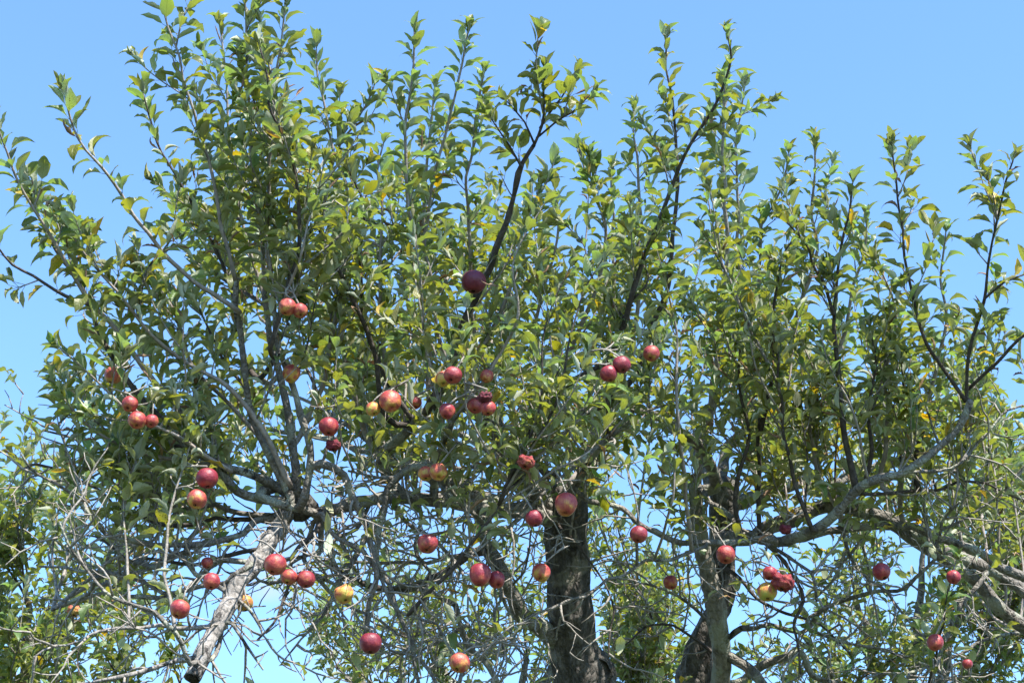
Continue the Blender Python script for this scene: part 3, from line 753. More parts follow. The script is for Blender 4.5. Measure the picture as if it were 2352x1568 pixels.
low([(120, 1400), (192, 1362), (231, 1334), (266, 1320), (308, 1302), (350, 1295), (420, 1262)], 5.4, 4.98, 8, 15)
low([(90, 1300), (133, 1309), (210, 1313), (273, 1323), (315, 1337), (350, 1348), (413, 1355), (480, 1340), (535, 1365)], 5.2, 4.88, 5, 12)
low([(301, 1369), (350, 1372), (392, 1376), (437, 1348), (465, 1327), (500, 1300), (580, 1290)], 5.0, 5.0, 10, 14)
low([(590, 1470), (626, 1418), (651, 1362), (665, 1309), (686, 1264), (721, 1215), (735, 1180)], 4.85, 5.1, 5, 12, 'darktwig')
low([(500, 1425), (560, 1481), (605, 1516)], 4.8, 4.7, 12, 4)
low([(530, 1370), (575, 1395), (585, 1450), (620, 1480)], 4.86, 4.8, 10, 4)
low([(660, 1185), (560, 1180), (440, 1165), (330, 1120), (250, 1060), (180, 1020), (110, 990)], 5.2, 5.3, 14, 5)
low([(640, 1200), (520, 1190), (430, 1200), (330, 1190), (230, 1130), (120, 1090), (30, 1060)], 5.2, 5.5, 13, 5, 'darktwig')
low([(600, 1260), (540, 1270), (450, 1290), (330, 1290), (250, 1250), (180, 1220)], 5.05, 5.3, 12, 4, 'darktwig')
# low centre
low([(791, 1090), (819, 1152), (836, 1229), (854, 1292), (859, 1334), (850, 1404), (845, 1446), (842, 1462)], 5.05, 4.95, 18, 9)
low([(890, 1120), (878, 1152), (870, 1215), (875, 1271), (877, 1316), (892, 1355), (906, 1386), (934, 1439), (955, 1484), (952, 1570)], 5.15, 5.0, 16, 8)
low([(740, 1180), (784, 1236), (819, 1264), (871, 1327), (899, 1365), (941, 1390), (973, 1421), (1029, 1481), (1060, 1540)], 5.05, 4.9, 12, 5)
low([(760, 1310), (784, 1302), (829, 1288), (959, 1285), (1029, 1288), (1092, 1267), (1130, 1240)], 5.2, 5.5, 6, 11)
low([(760, 1290), (794, 1316), (854, 1344), (906, 1351), (966, 1348), (1008, 1327), (1060, 1296), (1120, 1262)], 5.5, 5.85, 12, 22, 'darktwig')
low([(940, 1345), (976, 1358), (1025, 1383), (1064, 1439), (1088, 1484), (1116, 1519), (1140, 1575)], 5.6, 5.5, 14, 12)
low([(830, 1440), (878, 1474), (906, 1488), (959, 1505), (994, 1544), (1030, 1600)], 5.0, 4.9, 5, 9)
low([(1379, 1019), (1309, 1082), (1274, 1107), (1222, 1159), (1169, 1208), (1099, 1229), (1022, 1226), (970, 1235)], 5.35, 5.15, 10, 5)
low([(1290, 1215), (1360, 1290), (1400, 1400), (1392, 1500)], 5.9, 5.7, 6, 4, 'darktwig')
low([(1000, 1150), (1010, 1200), (1060, 1180), (1130, 1190), (1200, 1170), (1240, 1195)], 5.3, 5.5, 10, 4)
low([(900, 1150), (930, 1210), (1000, 1250), (1060, 1330), (1090, 1400), (1110, 1470)], 5.25, 5.0, 11, 4)
low([(960, 1150), (985, 1195), (960, 1260), (985, 1330), (960, 1400), (930, 1470), (880, 1540)], 5.4, 5.2, 10, 4)
low([(760, 1165), (750, 1250), (770, 1330), (740, 1420), (690, 1470), (640, 1525)], 5.2, 5.0, 11, 4)
low([(720, 1200), (700, 1290), (760, 1350), (830, 1400), (900, 1440), (960, 1460), (1050, 1440)], 5.15, 5.05, 11, 4)
low([(850, 1155), (800, 1230), (720, 1270), (640, 1290), (580, 1300), (520, 1350)], 5.3, 5.0, 10, 4)
low([(1170, 1350), (1210, 1300), (1215, 1220), (1222, 1180)], 5.75, 5.55, 6, 4)
low([(1150, 1320), (1160, 1390), (1190, 1460), (1200, 1568)], 5.8, 5.6, 10, 5)
low([(1130, 1180), (1110, 1260), (1150, 1340), (1130, 1420), (1150, 1500), (1120, 1575)], 5.6, 5.3, 9, 4)
low([(1062, 1440), (1000, 1480), (940, 1540), (880, 1580)], 5.5, 5.4, 9, 4)
low([(560, 1300), (620, 1330), (720, 1325), (790, 1310), (850, 1240)], 5.0, 5.2, 6, 12)
low([(1100, 1190), (1060, 1150), (1010, 1070), (960, 1060), (880, 1090), (800, 1080)], 5.3, 5.1, 11, 5)
low([(1130, 1060), (1050, 1075), (990, 1070), (930, 1085), (880, 1110)], 5.5, 5.3, 10, 6)

# crown shoots over the middle
D1 = limb(A, [(985, 935), (1018, 891), (1036, 835), (1053, 772), (1074, 719), (1095, 674), (1120, 621), (1144, 562), (1172, 469), (1197, 385), (1225, 336)], 5.3, 5.1, 22, 11, 'darktwig', 8, name='shoot', sp=dict(every=0.12, f0=0.3, nl=(3, 5), L=0.075))
shoot(A, [(1225, 337), (1239, 301), (1249, 259), (1251, 205), (1250, 160)], 5.1, 5.05, 8, 4, 'darktwig', 0.2, young=0.2, spu=0.06, side=1)
shoot(A, [(1232, 318), (1291, 273), (1330, 248), (1360, 222)], 5.1, 5.0, 6, 3, 'darktwig', 0.3, young=0.3, side=0, spacing=0.022)
shoot(A, [(1240, 295), (1288, 227), (1316, 172)], 5.1, 5.1, 6, 3, 'darktwig', 0.2, young=0.3, side=0, spacing=0.022)
shoot(A, [(1228, 332), (1200, 280), (1168, 230)], 5.1, 5.05, 6, 3, 'darktwig', 0.2, young=0.3, side=0, spacing=0.022)
shoot(A, [(1197, 383), (1162, 325), (1127, 276)], 5.1, 5.0, 6, 3, 'darktwig', 0.2, young=0.3, side=0, spacing=0.022)
shoot(A, [(985, 930), (975, 800), (965, 650), (945, 525), (935, 455), (933, 385), (936, 297), (945, 210), (948, 140), (953, 75)], 5.6, 5.5, 13, 5, 'shoot', 0.25, young=1.0, L=0.082)
shoot(A, [(1060, 930), (1010, 780), (990, 660), (976, 539), (990, 455), (1001, 385), (1025, 308), (1045, 231), (1055, 175), (1064, 122), (1074, 72)], 5.8, 5.6, 13, 5, 'shoot', 0.25, young=0.8)
shoot(A, [(1100, 940), (1090, 780), (1080, 600), (1072, 450), (1085, 350), (1092, 297), (1099, 227), (1112, 170)], 6.0, 5.8, 13, 5, 'shoot', 0.25, young=1.0)
shoot(A, [(1000, 920), (985, 740), (975, 560), (980, 400), (990, 300), (1001, 205)], 6.1, 6.0, 13, 5, 'shoot', 0.25, young=1.0)
shoot(A, [(840, 1000), (800, 850), (770, 680), (740, 540), (760, 400), (784, 329), (808, 298), (843, 241), (858, 195)], 5.6, 5.4, 13, 4, 'shoot', 0.3, young=0.5)
shoot(A, [(880, 950), (850, 800), (800, 660), (720, 500), (640, 360), (600, 270), (575, 200)], 5.35, 5.1, 14, 4, 'darktwig', 0.3, young=0.3, side=4)
shoot(A, [(900, 1000), (880, 800), (870, 640), (880, 500), (870, 400), (880, 330)], 5.9, 5.9, 13, 4, 'shoot', 0.3, young=0.8)
H2 = shoot(A, [(1226, 1040), (1256, 950), (1290, 890), (1380, 840), (1407, 806), (1431, 747), (1449, 684), (1470, 625), (1505, 530), (1536, 448), (1568, 371), (1603, 304), (1634, 252), (1659, 196), (1680, 140), (1672, 85)], 5.45, 5.1, 20, 5, 'darktwig', 0.35, young=0.6, L=0.08, side=5)
shoot(A, [(1300, 960), (1380, 930), (1455, 860), (1498, 751), (1529, 667), (1545, 570), (1550, 480), (1555, 400), (1550, 297), (1540, 227), (1533, 157), (1526, 92)], 5.55, 5.6, 17, 4, 'darktwig', 0.35, young=0.5, side=3)
shoot(A, [(1277, 905), (1330, 760), (1380, 640), (1390, 518), (1365, 455), (1347, 402), (1337, 345)], 5.8, 5.7, 13, 4, 'shoot', 0.3, young=0.8)
shoot(A, [(1380, 930), (1400, 760), (1410, 600), (1405, 480), (1405, 390)], 6.1, 6.0, 13, 4, 'shoot', 0.3, young=0.9)
shoot(A, [(1420, 930), (1460, 760), (1475, 560), (1465, 400), (1455, 250)], 6.2, 6.1, 14, 4, 'shoot', 0.3, young=1.0, L=0.085)
shoot(A, [(1190, 1060), (1230, 960), (1240, 860), (1230, 740), (1270, 600), (1280, 500), (1270, 420)], 5.9, 5.9, 13, 4, 'shoot', 0.25, young=0.6)
shoot(A, [(1060, 925), (1110, 800), (1160, 700), (1190, 600), (1210, 500), (1255, 420), (1270, 370)], 5.6, 5.5, 12, 4, 'shoot', 0.25, young=0.5)
shoot(A, [(945, 960), (880, 860), (840, 740), (830, 600), (835, 470), (800, 400)], 5.4, 5.3, 13, 4, 'darktwig', 0.2, young=0.4)

# ================================================================== SECOND TREE (twin pale stems, arching limbs)
B = Tree('apple tree with slim pale twin stems and limbs arching down to one side', gp(1620, 1620, 6.4))
noise_trunk(B, 'trunk', [(1664, 1105, 6.4, 62), (1662, 1190, 6.4, 68), (1660, 1270, 6.4, 60), (1662, 1340, 6.4, 54), (1648, 1400, 6.4, 54), (1622, 1450, 6.4, 60), (1606, 1510, 6.4, 72), (1602, 1570, 6.4, 82), (1604, 1640, 6.4, 92)], 'trunk', 48, 0.014, 0.15)
noise_trunk(B, 'stem', [(1601, 1110, 6.2, 28), (1603, 1194, 6.2, 31), (1612, 1264, 6.2, 34), (1628, 1334, 6.2, 38), (1645, 1404, 6.2, 44), (1654, 1474, 6.22, 38), (1652, 1560, 6.28, 40), (1634, 1650, 6.36, 50)], 'stem', 30, 0.014, 0.12, ground=False)
limb(B, [(1648, 1240, 6.35), (1700, 1232, 6.25), (1764, 1215, 6.15), (1813, 1197, 6.1), (1865, 1173, 6.1), (1918, 1167, 6.1), (1988, 1173, 6.1), (2058, 1196, 6.1), (2110, 1228, 6.1), (2163, 1262, 6.1), (2215, 1288, 6.1), (2290, 1320, 6.05), (2380, 1375, 6.0)], 6.3, 6, 36, 28, k=14, lump=0.09, sp=dict(every=0.2, f0=0.3, nl=(2, 4), L=0.065))
limb(B, [(1800, 1243, 6.0), (1876, 1229, 5.9), (1918, 1218, 5.9), (1988, 1211, 5.9), (2058, 1211, 5.9), (2110, 1218, 5.9), (2163, 1236, 5.9), (2215, 1260, 5.9), (2268, 1285, 5.9), (2310, 1306, 5.9), (2390, 1345, 5.9)], 6, 5.9, 15, 22, k=12, sp=dict(every=0.2, f0=0.3, nl=(2, 4), L=0.065))
limb(B, [(2050, 1205, 6.1), (2128, 1260, 6.1), (2180, 1290, 6.1), (2233, 1330, 6.1), (2275, 1369, 6.1), (2313, 1411, 6.1), (2400, 1490, 6.1)], 6.1, 6.1, 26, 34, k=14, lump=0.09)
limb(B, [(1655, 1165, 6.4), (1700, 1150, 6.45), (1743, 1141, 6.5), (1795, 1117, 6.55), (1848, 1108, 6.6), (1900, 1124, 6.6), (1935, 1141, 6.5), (1985, 1170, 6.3)], 6.4, 6.4, 34, 26, k=12, lump=0.1, sp=dict(every=0.12, nl=(2, 4), L=0.065))
limb(B, [(1735, 1232, 6.1), (1770, 1242, 5.9), (1802, 1243, 5.75), (1865, 1218, 5.65), (1918, 1183, 5.6), (1970, 1127, 5.55), (2019, 1099, 5.52), (2072, 1085, 5.5), (2117, 1064, 5.5), (2156, 1032, 5.5), (2190, 995, 5.5), (2208, 957, 5.5), (2220, 915, 5.5)], 5.6, 5.5, 26, 15, k=12)
shoot(B, [(2219, 922), (2180, 866), (2135, 803), (2110, 737), (2093, 656), (2079, 579), (2069, 500), (2062, 440), (2054, 385), (2052, 340)], 5.5, 5.4, 11, 4, 'darktwig', 0.15, young=0.3, side=3, spacing=0.026, spu=0.10)
shoot(B, [(2220, 912), (2224, 817), (2240, 747), (2261, 684), (2271, 614), (2282, 544), (2296, 472), (2306, 420), (2325, 370)], 5.5, 5.3, 9, 4, 'darktwig', 0.2, young=0.3, side=3, spacing=0.024, spu=0.10)
shoot(B, [(2264, 684), (2303, 649), (2352, 618), (2390, 590)], 5.4, 5.35, 6, 4, 'darktwig', 0.2, young=0.2, spacing=0.035, spu=0.10, side=1)
shoot(B, [(2224, 894), (2257, 859), (2296, 824), (2338, 782), (2400, 735)], 5.5, 5.3, 9, 6, 'darktwig', 0.2, young=0.2, spacing=0.04, spu=0.10, side=1)
limb(B, [(1600, 1120, 6.2), (1631, 1145, 6.05), (1663, 1173, 5.95), (1691, 1205, 5.85), (1726, 1226, 5.8), (1757, 1247, 5.75), (1799, 1271, 5.7), (1845, 1303, 5.65), (1866, 1334, 5.6), (1880, 1390, 5.6)], 6.1, 5.6, 13, 6, tg=TG)
limb(B, [(1747, 1243), (1748, 1159), (1745, 1054), (1740, 960)], 5.78, 5.8, 11, 8, 'darktwig')
low([(1660, 1478), (1726, 1453), (1764, 1432), (1813, 1439), (1859, 1443), (1894, 1404), (1936, 1380), (2006, 1365), (2069, 1348), (2114, 1317), (2163, 1229), (2200, 1150)], 6.2, 5.6, 14, 6, T=B)
limb(B, [(1648, 1500, 6.25), (1701, 1526, 6.2), (1736, 1551, 6.15), (1770, 1600, 6.1)], 6.2, 6.1, 26, 22)
low([(1710, 1560), (1743, 1540), (1792, 1509), (1830, 1498), (1845, 1520), (1865, 1551), (1920, 1575)], 6.3, 6.2, 20, 14, T=B)
low([(1860, 1445), (1950, 1475), (2050, 1500), (2140, 1540), (2200, 1580)], 5.9, 6.0, 8, 5, T=B)
low([(2380, 1440), (2280, 1460), (2190, 1510), (2100, 1545), (1980, 1560)], 6.3, 6.1, 9, 5, T=B)
low([(2250, 1340), (2200, 1420), (2170, 1480), (2130, 1580)], 6.0, 5.8, 11, 8, T=B)
low([(1750, 1240), (1810, 1300), (1850, 1370), (1830, 1440), (1850, 1520)], 5.8, 5.7, 10, 5, 'darktwig', T=B)
low([(1930, 1190), (1960, 1280), (2020, 1330), (2080, 1420), (2180, 1470)], 5.9, 5.7, 9, 5, T=B)
low([(2000, 1215), (1950, 1290), (1880, 1350), (1800, 1400), (1720, 1440)], 5.9, 5.8, 8, 4, T=B)
low([(1660, 1300), (1720, 1340), (1780, 1400), (1880, 1440), (1960, 1500)], 6.3, 6.0, 10, 4, 'darktwig', T=B)
low([(1960, 1130), (2060, 1120), (2150, 1120), (2240, 1110), (2340, 1140)], 5.6, 5.8, 9, 5, 'darktwig', T=B)
low([(2072, 1085), (2140, 1090), (2220, 1050), (2290, 980), (2352, 930)], 5.55, 5.7, 9, 5, T=B)
low([(1630, 1430), (1570, 1380), (1500, 1340), (1440, 1330)], 6.3, 6.1, 9, 4, T=B)
low([(1640, 1500), (1560, 1440), (1480, 1430), (1420, 1480)], 6.3, 6.2, 8, 4, 'darktwig', T=B)
limb(B, [(1320, 950, 5.9), (1400, 925, 5.85), (1452, 935, 5.8), (1505, 958, 5.8), (1560, 985, 5.85), (1620, 1040, 5.95), (1650, 1120, 6.2)], 5.9, 6.2, 16, 28, k=10, sp=SPL)
low([(1310, 1110), (1337, 1128), (1372, 1149), (1432, 1173), (1470, 1201), (1509, 1226), (1568, 1247), (1638, 1250), (1701, 1243), (1740, 1226)], 5.75, 5.6, 11, 15, T=B)
low([(1620, 1255), (1568, 1271), (1484, 1292), (1414, 1324), (1379, 1352), (1337, 1369), (1288, 1390), (1230, 1410), (1150, 1460), (1080, 1520)], 5.6, 5.1, 9, 4, T=B)
# upright shoots of the second tree
limb(B, [(1650, 1120, 6.4), (1670, 1030, 6.5), (1720, 980, 6.7), (1790, 960, 7.0), (1880, 960, 7.2)], 6.4, 7, 30, 4, sp=SPL)
limb(B, [(1640, 1130, 6.4), (1600, 1050, 6.6), (1560, 1000, 6.9), (1500, 970, 7.2)], 6.4, 7, 28, 4, sp=SPL)
limb(B, [(1900, 1124, 6.6), (1980, 1080, 6.8), (2070, 1060, 6.9), (2180, 1080, 6.9), (2300, 1120, 6.9)], 6.6, 6.9, 22, 4, sp=SPL)
limb(B, [(1600, 1115, 6.2), (1606, 1040, 6.15), (1625, 980, 6.1), (1640, 900, 6.05), (1650, 765, 6.0)], 6.2, 6, 24, 13, 'shoot', 8, name='shoot')
shoot(B, [(1650, 768), (1655, 685), (1666, 597), (1670, 509), (1668, 455), (1662, 350), (1662, 245), (1668, 190)], 6.0, 5.9, 12, 5, 'shoot', 0.05, young=0.7)
shoot(B, [(1630, 960), (1680, 820), (1690, 700), (1697, 614), (1694, 455), (1692, 385), (1701, 280), (1708, 205)], 6.1, 6.1, 13, 4, 'shoot', 0.25, young=1.0)
shoot(B, [(1720, 985), (1740, 830), (1745, 660), (1746, 518), (1778, 472), (1806, 413), (1813, 350)], 6.6, 6.4, 13, 4, 'shoot', 0.3, young=1.0)
shoot(B, [(1790, 960), (1820, 800), (1850, 660), (1880, 560), (1862, 490), (1869, 420), (1872, 322)], 6.6, 6.3, 14, 4, 'shoot', 0.3, young=0.8)
shoot(B, [(1967, 1125), (1950, 1054), (1940, 985), (1932, 947), (1921, 824), (1914, 719), (1921, 632), (1935, 544), (1949, 490), (1957, 425)], 5.55, 5.5, 16, 4, 'darktwig', 0.35, young=0.8, side=3)
shoot(B, [(1914, 719), (1890, 640), (1868, 610), (1850, 560), (1800, 510)], 5.5, 5.4, 8, 4, 'darktwig', 0.2, young=0.3)
shoot(B, [(1880, 960), (1930, 800), (1960, 660), (1985, 560), (1990, 500)], 6.8, 6.6, 13, 4, 'shoot', 0.3, young=0.8)
shoot(B, [(1745, 1000), (1775, 860), (1770, 740), (1800, 600), (1830, 540)], 5.8, 5.7, 13, 4, 'darktwig', 0.3, young=0.4)
shoot(B, [(2072, 1080), (2110, 960), (2150, 850), (2170, 740), (2160, 640), (2172, 530)], 5.9, 5.8, 12, 4, 'shoot', 0.3, young=1.0)
shoot(B, [(2020, 1095), (2040, 960), (2030, 860), (2060, 760), (2050, 680), (2010, 600)], 5.7, 5.6, 12, 4, 'shoot', 0.3, young=0.5)
shoot(B, [(2100, 1070), (2120, 980), (2080, 900), (2070, 830), (2050, 780)], 5.7, 5.6, 12, 4, 'darktwig', 0.3, young=0.4)
for pl, d in (([(1930, 1180), (1880, 1090), (1860, 1000), (1870, 900), (1850, 800)], 5.8), ([(1865, 1215), (1830, 1110), (1800, 1000), (1790, 880), (1770, 760)], 5.6),
              ([(1700, 1220), (1690, 1110), (1720, 1000), (1700, 880), (1710, 760)], 5.7), ([(1985, 1115), (2000, 1030), (1990, 940), (2010, 850), (2000, 760)], 5.6)):
    shoot(B, pl, d, d - 0.1, 12, 4, rnd.choice(['shoot', 'darktwig']), 0.25, young=0.3)

# ------------------------------------------------------------------ the rest of both crowns
ENVX = [330, 400, 450, 500, 560, 650, 720, 780, 830, 880, 930, 1000, 1060, 1130, 1200, 1300, 1350, 1420, 1480, 1560, 1640, 1700, 1740, 1800, 1880, 1950, 2000, 2060, 2120, 2180, 2240, 2360]
ENVY = [v + 30 for v in [330, 260, 270, 240, 130, 130, 230, 350, 330, 350, 270, 310, 340, 340, 360, 420, 470, 460, 400, 380, 300, 380, 560, 570, 560, 560, 620, 640, 680, 830, 930, 960]]
def tips(n, x0, x1, d0, d1, spread=420, top=40):
    out = []
    for _ in range(n):
        x = rnd.uniform(x0, x1); y = np.interp(x, ENVX, ENVY) + top + spread * rnd.random() ** 1.15
        out.append(P(x, y, rnd.uniform(d0, d1)))
    return out
fill(A, tips(33, 400, 780, 4.8, 6.6, 450))
fill(A, tips(48, 720, 1300, 4.8, 7.2, 430))
fill(A, tips(24, 1250, 1540, 4.9, 7.0, 430))
fill(B, tips(30, 1480, 1800, 5.3, 7.2, 480))
fill(B, tips(33, 1780, 2200, 5.4, 7.2, 420))
# lower middle storey
def box_tips(n, x0, x1, y0, y1, d0, d1): return [P(rnd.uniform(x0, x1), rnd.uniform(y0, y1), rnd.uniform(d0, d1)) for _ in range(n)]
fill(B, box_tips(12, 2180, 2400, 820, 1050, 5.6, 7.0))
fill(A, box_tips(40, 560, 1500, 740, 980, 4.8, 6.8), leaf0=0.0, part=False)
fill(A, box_tips(26, 130, 560, 860, 1150, 4.9, 6.4), leaf0=0.0, part=False)
fill(B, box_tips(35, 1500, 2250, 760, 1080, 5.4, 7.0), leaf0=0.0, part=False)

# ================================================================== TREES BEHIND
def back_tree(label, bx, depth, tipsets, scaff, L=0.072, spacing=0.034):
    T = Tree(label, gp(bx, 1600, depth), far=True)
    noise_trunk(T, 'trunk', [(bx + 4, 1690, depth, 70), (bx, 1780, depth, 80), (bx - 4, 1900, depth, 90)], 'trunk', 18, 0.05, 0.10)
    for x, y, d in scaff:
        limb(T, [(bx, 1730, depth), ((bx * 2 + x) / 3, 1640, (depth * 2 + d) / 3), ((bx + 2 * x) / 3, (y + 1640) / 2 + 10, (depth + 2 * d) / 3), (x, y, d)], depth, d, 36, 10, 'limb', 8, 0.012)
    for n, x0, x1, y0, y1, d0, d1 in tipsets:
        fill(T, box_tips(n, x0, x1, y0, y1, d0, d1), L, spacing, leaf0=0.05, young=0.5)
    return T
CL = back_tree('leafy apple tree farther back, beyond the bare twig ends beside the dead limb', 60, 8.2,
               [(20, -120, 90, 960, 1250, 7.6, 8.8), (34, -100, 330, 1150, 1500, 7.6, 8.8), (26, 0, 450, 1330, 1620, 7.4, 8.6)],
               [(-60, 1300, 8.2), (60, 1320, 7.9), (170, 1380, 8.3), (300, 1480, 8.2), (-80, 1500, 8.4), (420, 1580, 8.0)], L=0.085)
CR = back_tree('dense leafy apple tree behind the arching limbs of the twin-stemmed tree', 2080, 9.0,
               [(56, 2150, 2460, 880, 1250, 8.3, 9.6), (42, 1820, 2460, 1100, 1420, 8.3, 9.6), (44, 1700, 2460, 1330, 1640, 8.2, 9.4)],
               [(2250, 1200, 9.0), (2380, 1150, 8.8), (2120, 1250, 9.2), (1960, 1330, 9.0), (1840, 1450, 8.8), (2280, 1450, 8.7), (2050, 1480, 8.9)])
CM = back_tree('slender young apple tree behind the dark trunk, its shoots thin and far apart', 1150, 9.2,
               [(36, 700, 1560, 1390, 1580, 8.6, 9.8), (50, 1390, 1580, 1230, 1540, 8.6, 9.8), (9, 1270, 1400, 1030, 1140, 8.8, 9.6), (32, 640, 1260, 1210, 1420, 8.8, 9.8)],
               [(800, 1560, 9.2), (1000, 1540, 9.0), (1210, 1500, 9.3), (1480, 1480, 9.2), (1340, 1350, 9.3), (950, 1400, 9.4)])

# ================================================================== APPLES
def apple_mesh(name, mat, squash=0.92, lobes=0.03, taper=0.08, wr=0.0, dent=None, seed=0):
    g = np.random.default_rng(seed)
    nt_, npz = 30, 22
    ph = np.linspace(0.0, math.pi, npz); th = np.arange(nt_) * 2 * math.pi / nt_
    V = []
    for a in ph:
        r = math.sin(a) ** 0.86 * (1 + taper * math.cos(a)); z = math.cos(a)
        zz = squash * (z - 0.34 * math.exp(-(math.sin(a) / 0.30) ** 2) * (1 if z > 0 else 0.0) + 0.22 * math.exp(-(math.sin(a) / 0.24) ** 2) * (1 if z < 0 else 0.0))
        for t in th:
            lob = 1 + lobes * math.cos(5 * t + seed) * (0.4 + 0.6 * (z < 0)) + lobes * 0.7 * math.cos(2 * t + seed * 1.7)
            x, y = r * lob * math.cos(t), r * lob * math.sin(t)
            V.append([x, y, zz * (1 + 0.03 * math.cos(t + seed))])
    V = np.array(V)
    if wr:
        for _ in range(16):
            k = g.normal(0, 5.5, 3); V *= 1 + wr * 0.3 * np.abs(np.sin(V @ k + g.uniform(0, 6)))[:, None] - wr * 0.2
    if dent:
        for dv, depth, rad in dent:
            dv = nrm(np.array(dv)); ds = np.linalg.norm(V - dv * 0.95, axis=1); V -= dv[None] * (depth * np.exp(-(ds / rad) ** 2))[:, None]
    i = np.arange(npz - 1)[:, None] * nt_; j = np.arange(nt_)[None, :]; j2 = (j + 1) % nt_
    F = np.stack([i + j, i + nt_ + j, i + nt_ + j2, i + j2], -1).reshape(-1, 4)
    return mesh_from(name, V, F, mat)
AM = {
    'round': apple_mesh('apple_fruit', M['apple'], 0.93, 0.025, 0.06, seed=1),
    'round2': apple_mesh('apple_fruit', M['apple'], 0.90, 0.035, 0.09, seed=4),
    'tall': apple_mesh('apple_fruit', M['apple'], 1.06, 0.03, 0.10, seed=2),
    'dent': apple_mesh('apple_fruit', M['apple'], 0.95, 0.035, 0.08, dent=[((-0.4, -0.9, 0.1), 0.16, 0.28), ((0.8, -0.5, -0.5), 0.12, 0.3)], seed=6),
    'hole': apple_mesh('apple_fruit', M['apple'], 0.92, 0.03, 0.06, dent=[((-0.45, -0.75, 0.55), 0.55, 0.30)], seed=9),
    'old': apple_mesh('apple_fruit', M['apple_old'], 0.85, 0.07, 0.05, wr=0.18, dent=[((0.2, -0.7, 0.7), 0.3, 0.4)], seed=3),
    'rot': apple_mesh('apple_fruit', M['apple_old'], 0.80, 0.08, 0.04, wr=0.30, dent=[((-0.3, -0.9, 0.2), 0.4, 0.4)], seed=5),
}
# stalk and dried eye, unit size
sp_, sr_ = resample(np.array([[0, 0, 0.50], [0.03, 0, 0.78], [0.10, 0.02, 1.12]]), 0.08), None
Vs, Fs = tube(sp_, np.linspace(0.035, 0.05, len(sp_)), 6, True); STEM = mesh_from('apple_stem', Vs, Fs, M['darktwig'])
acc = Acc()
for kx in range(5):
    a = kx * 2 * math.pi / 5
    q = np.array([[0.05 * math.cos(a), 0.05 * math.sin(a), -0.66], [0.13 * math.cos(a), 0.13 * math.sin(a), -0.76], [0.10 * math.cos(a + .2), 0.10 * math.sin(a + .2), -0.90]])
    acc.add(*tube(resample(q, 0.06), np.linspace(0.06, 0.015, len(resample(q, 0.06))), 5, True))
CALYX = acc.mesh('apple_calyx', M['cut'])

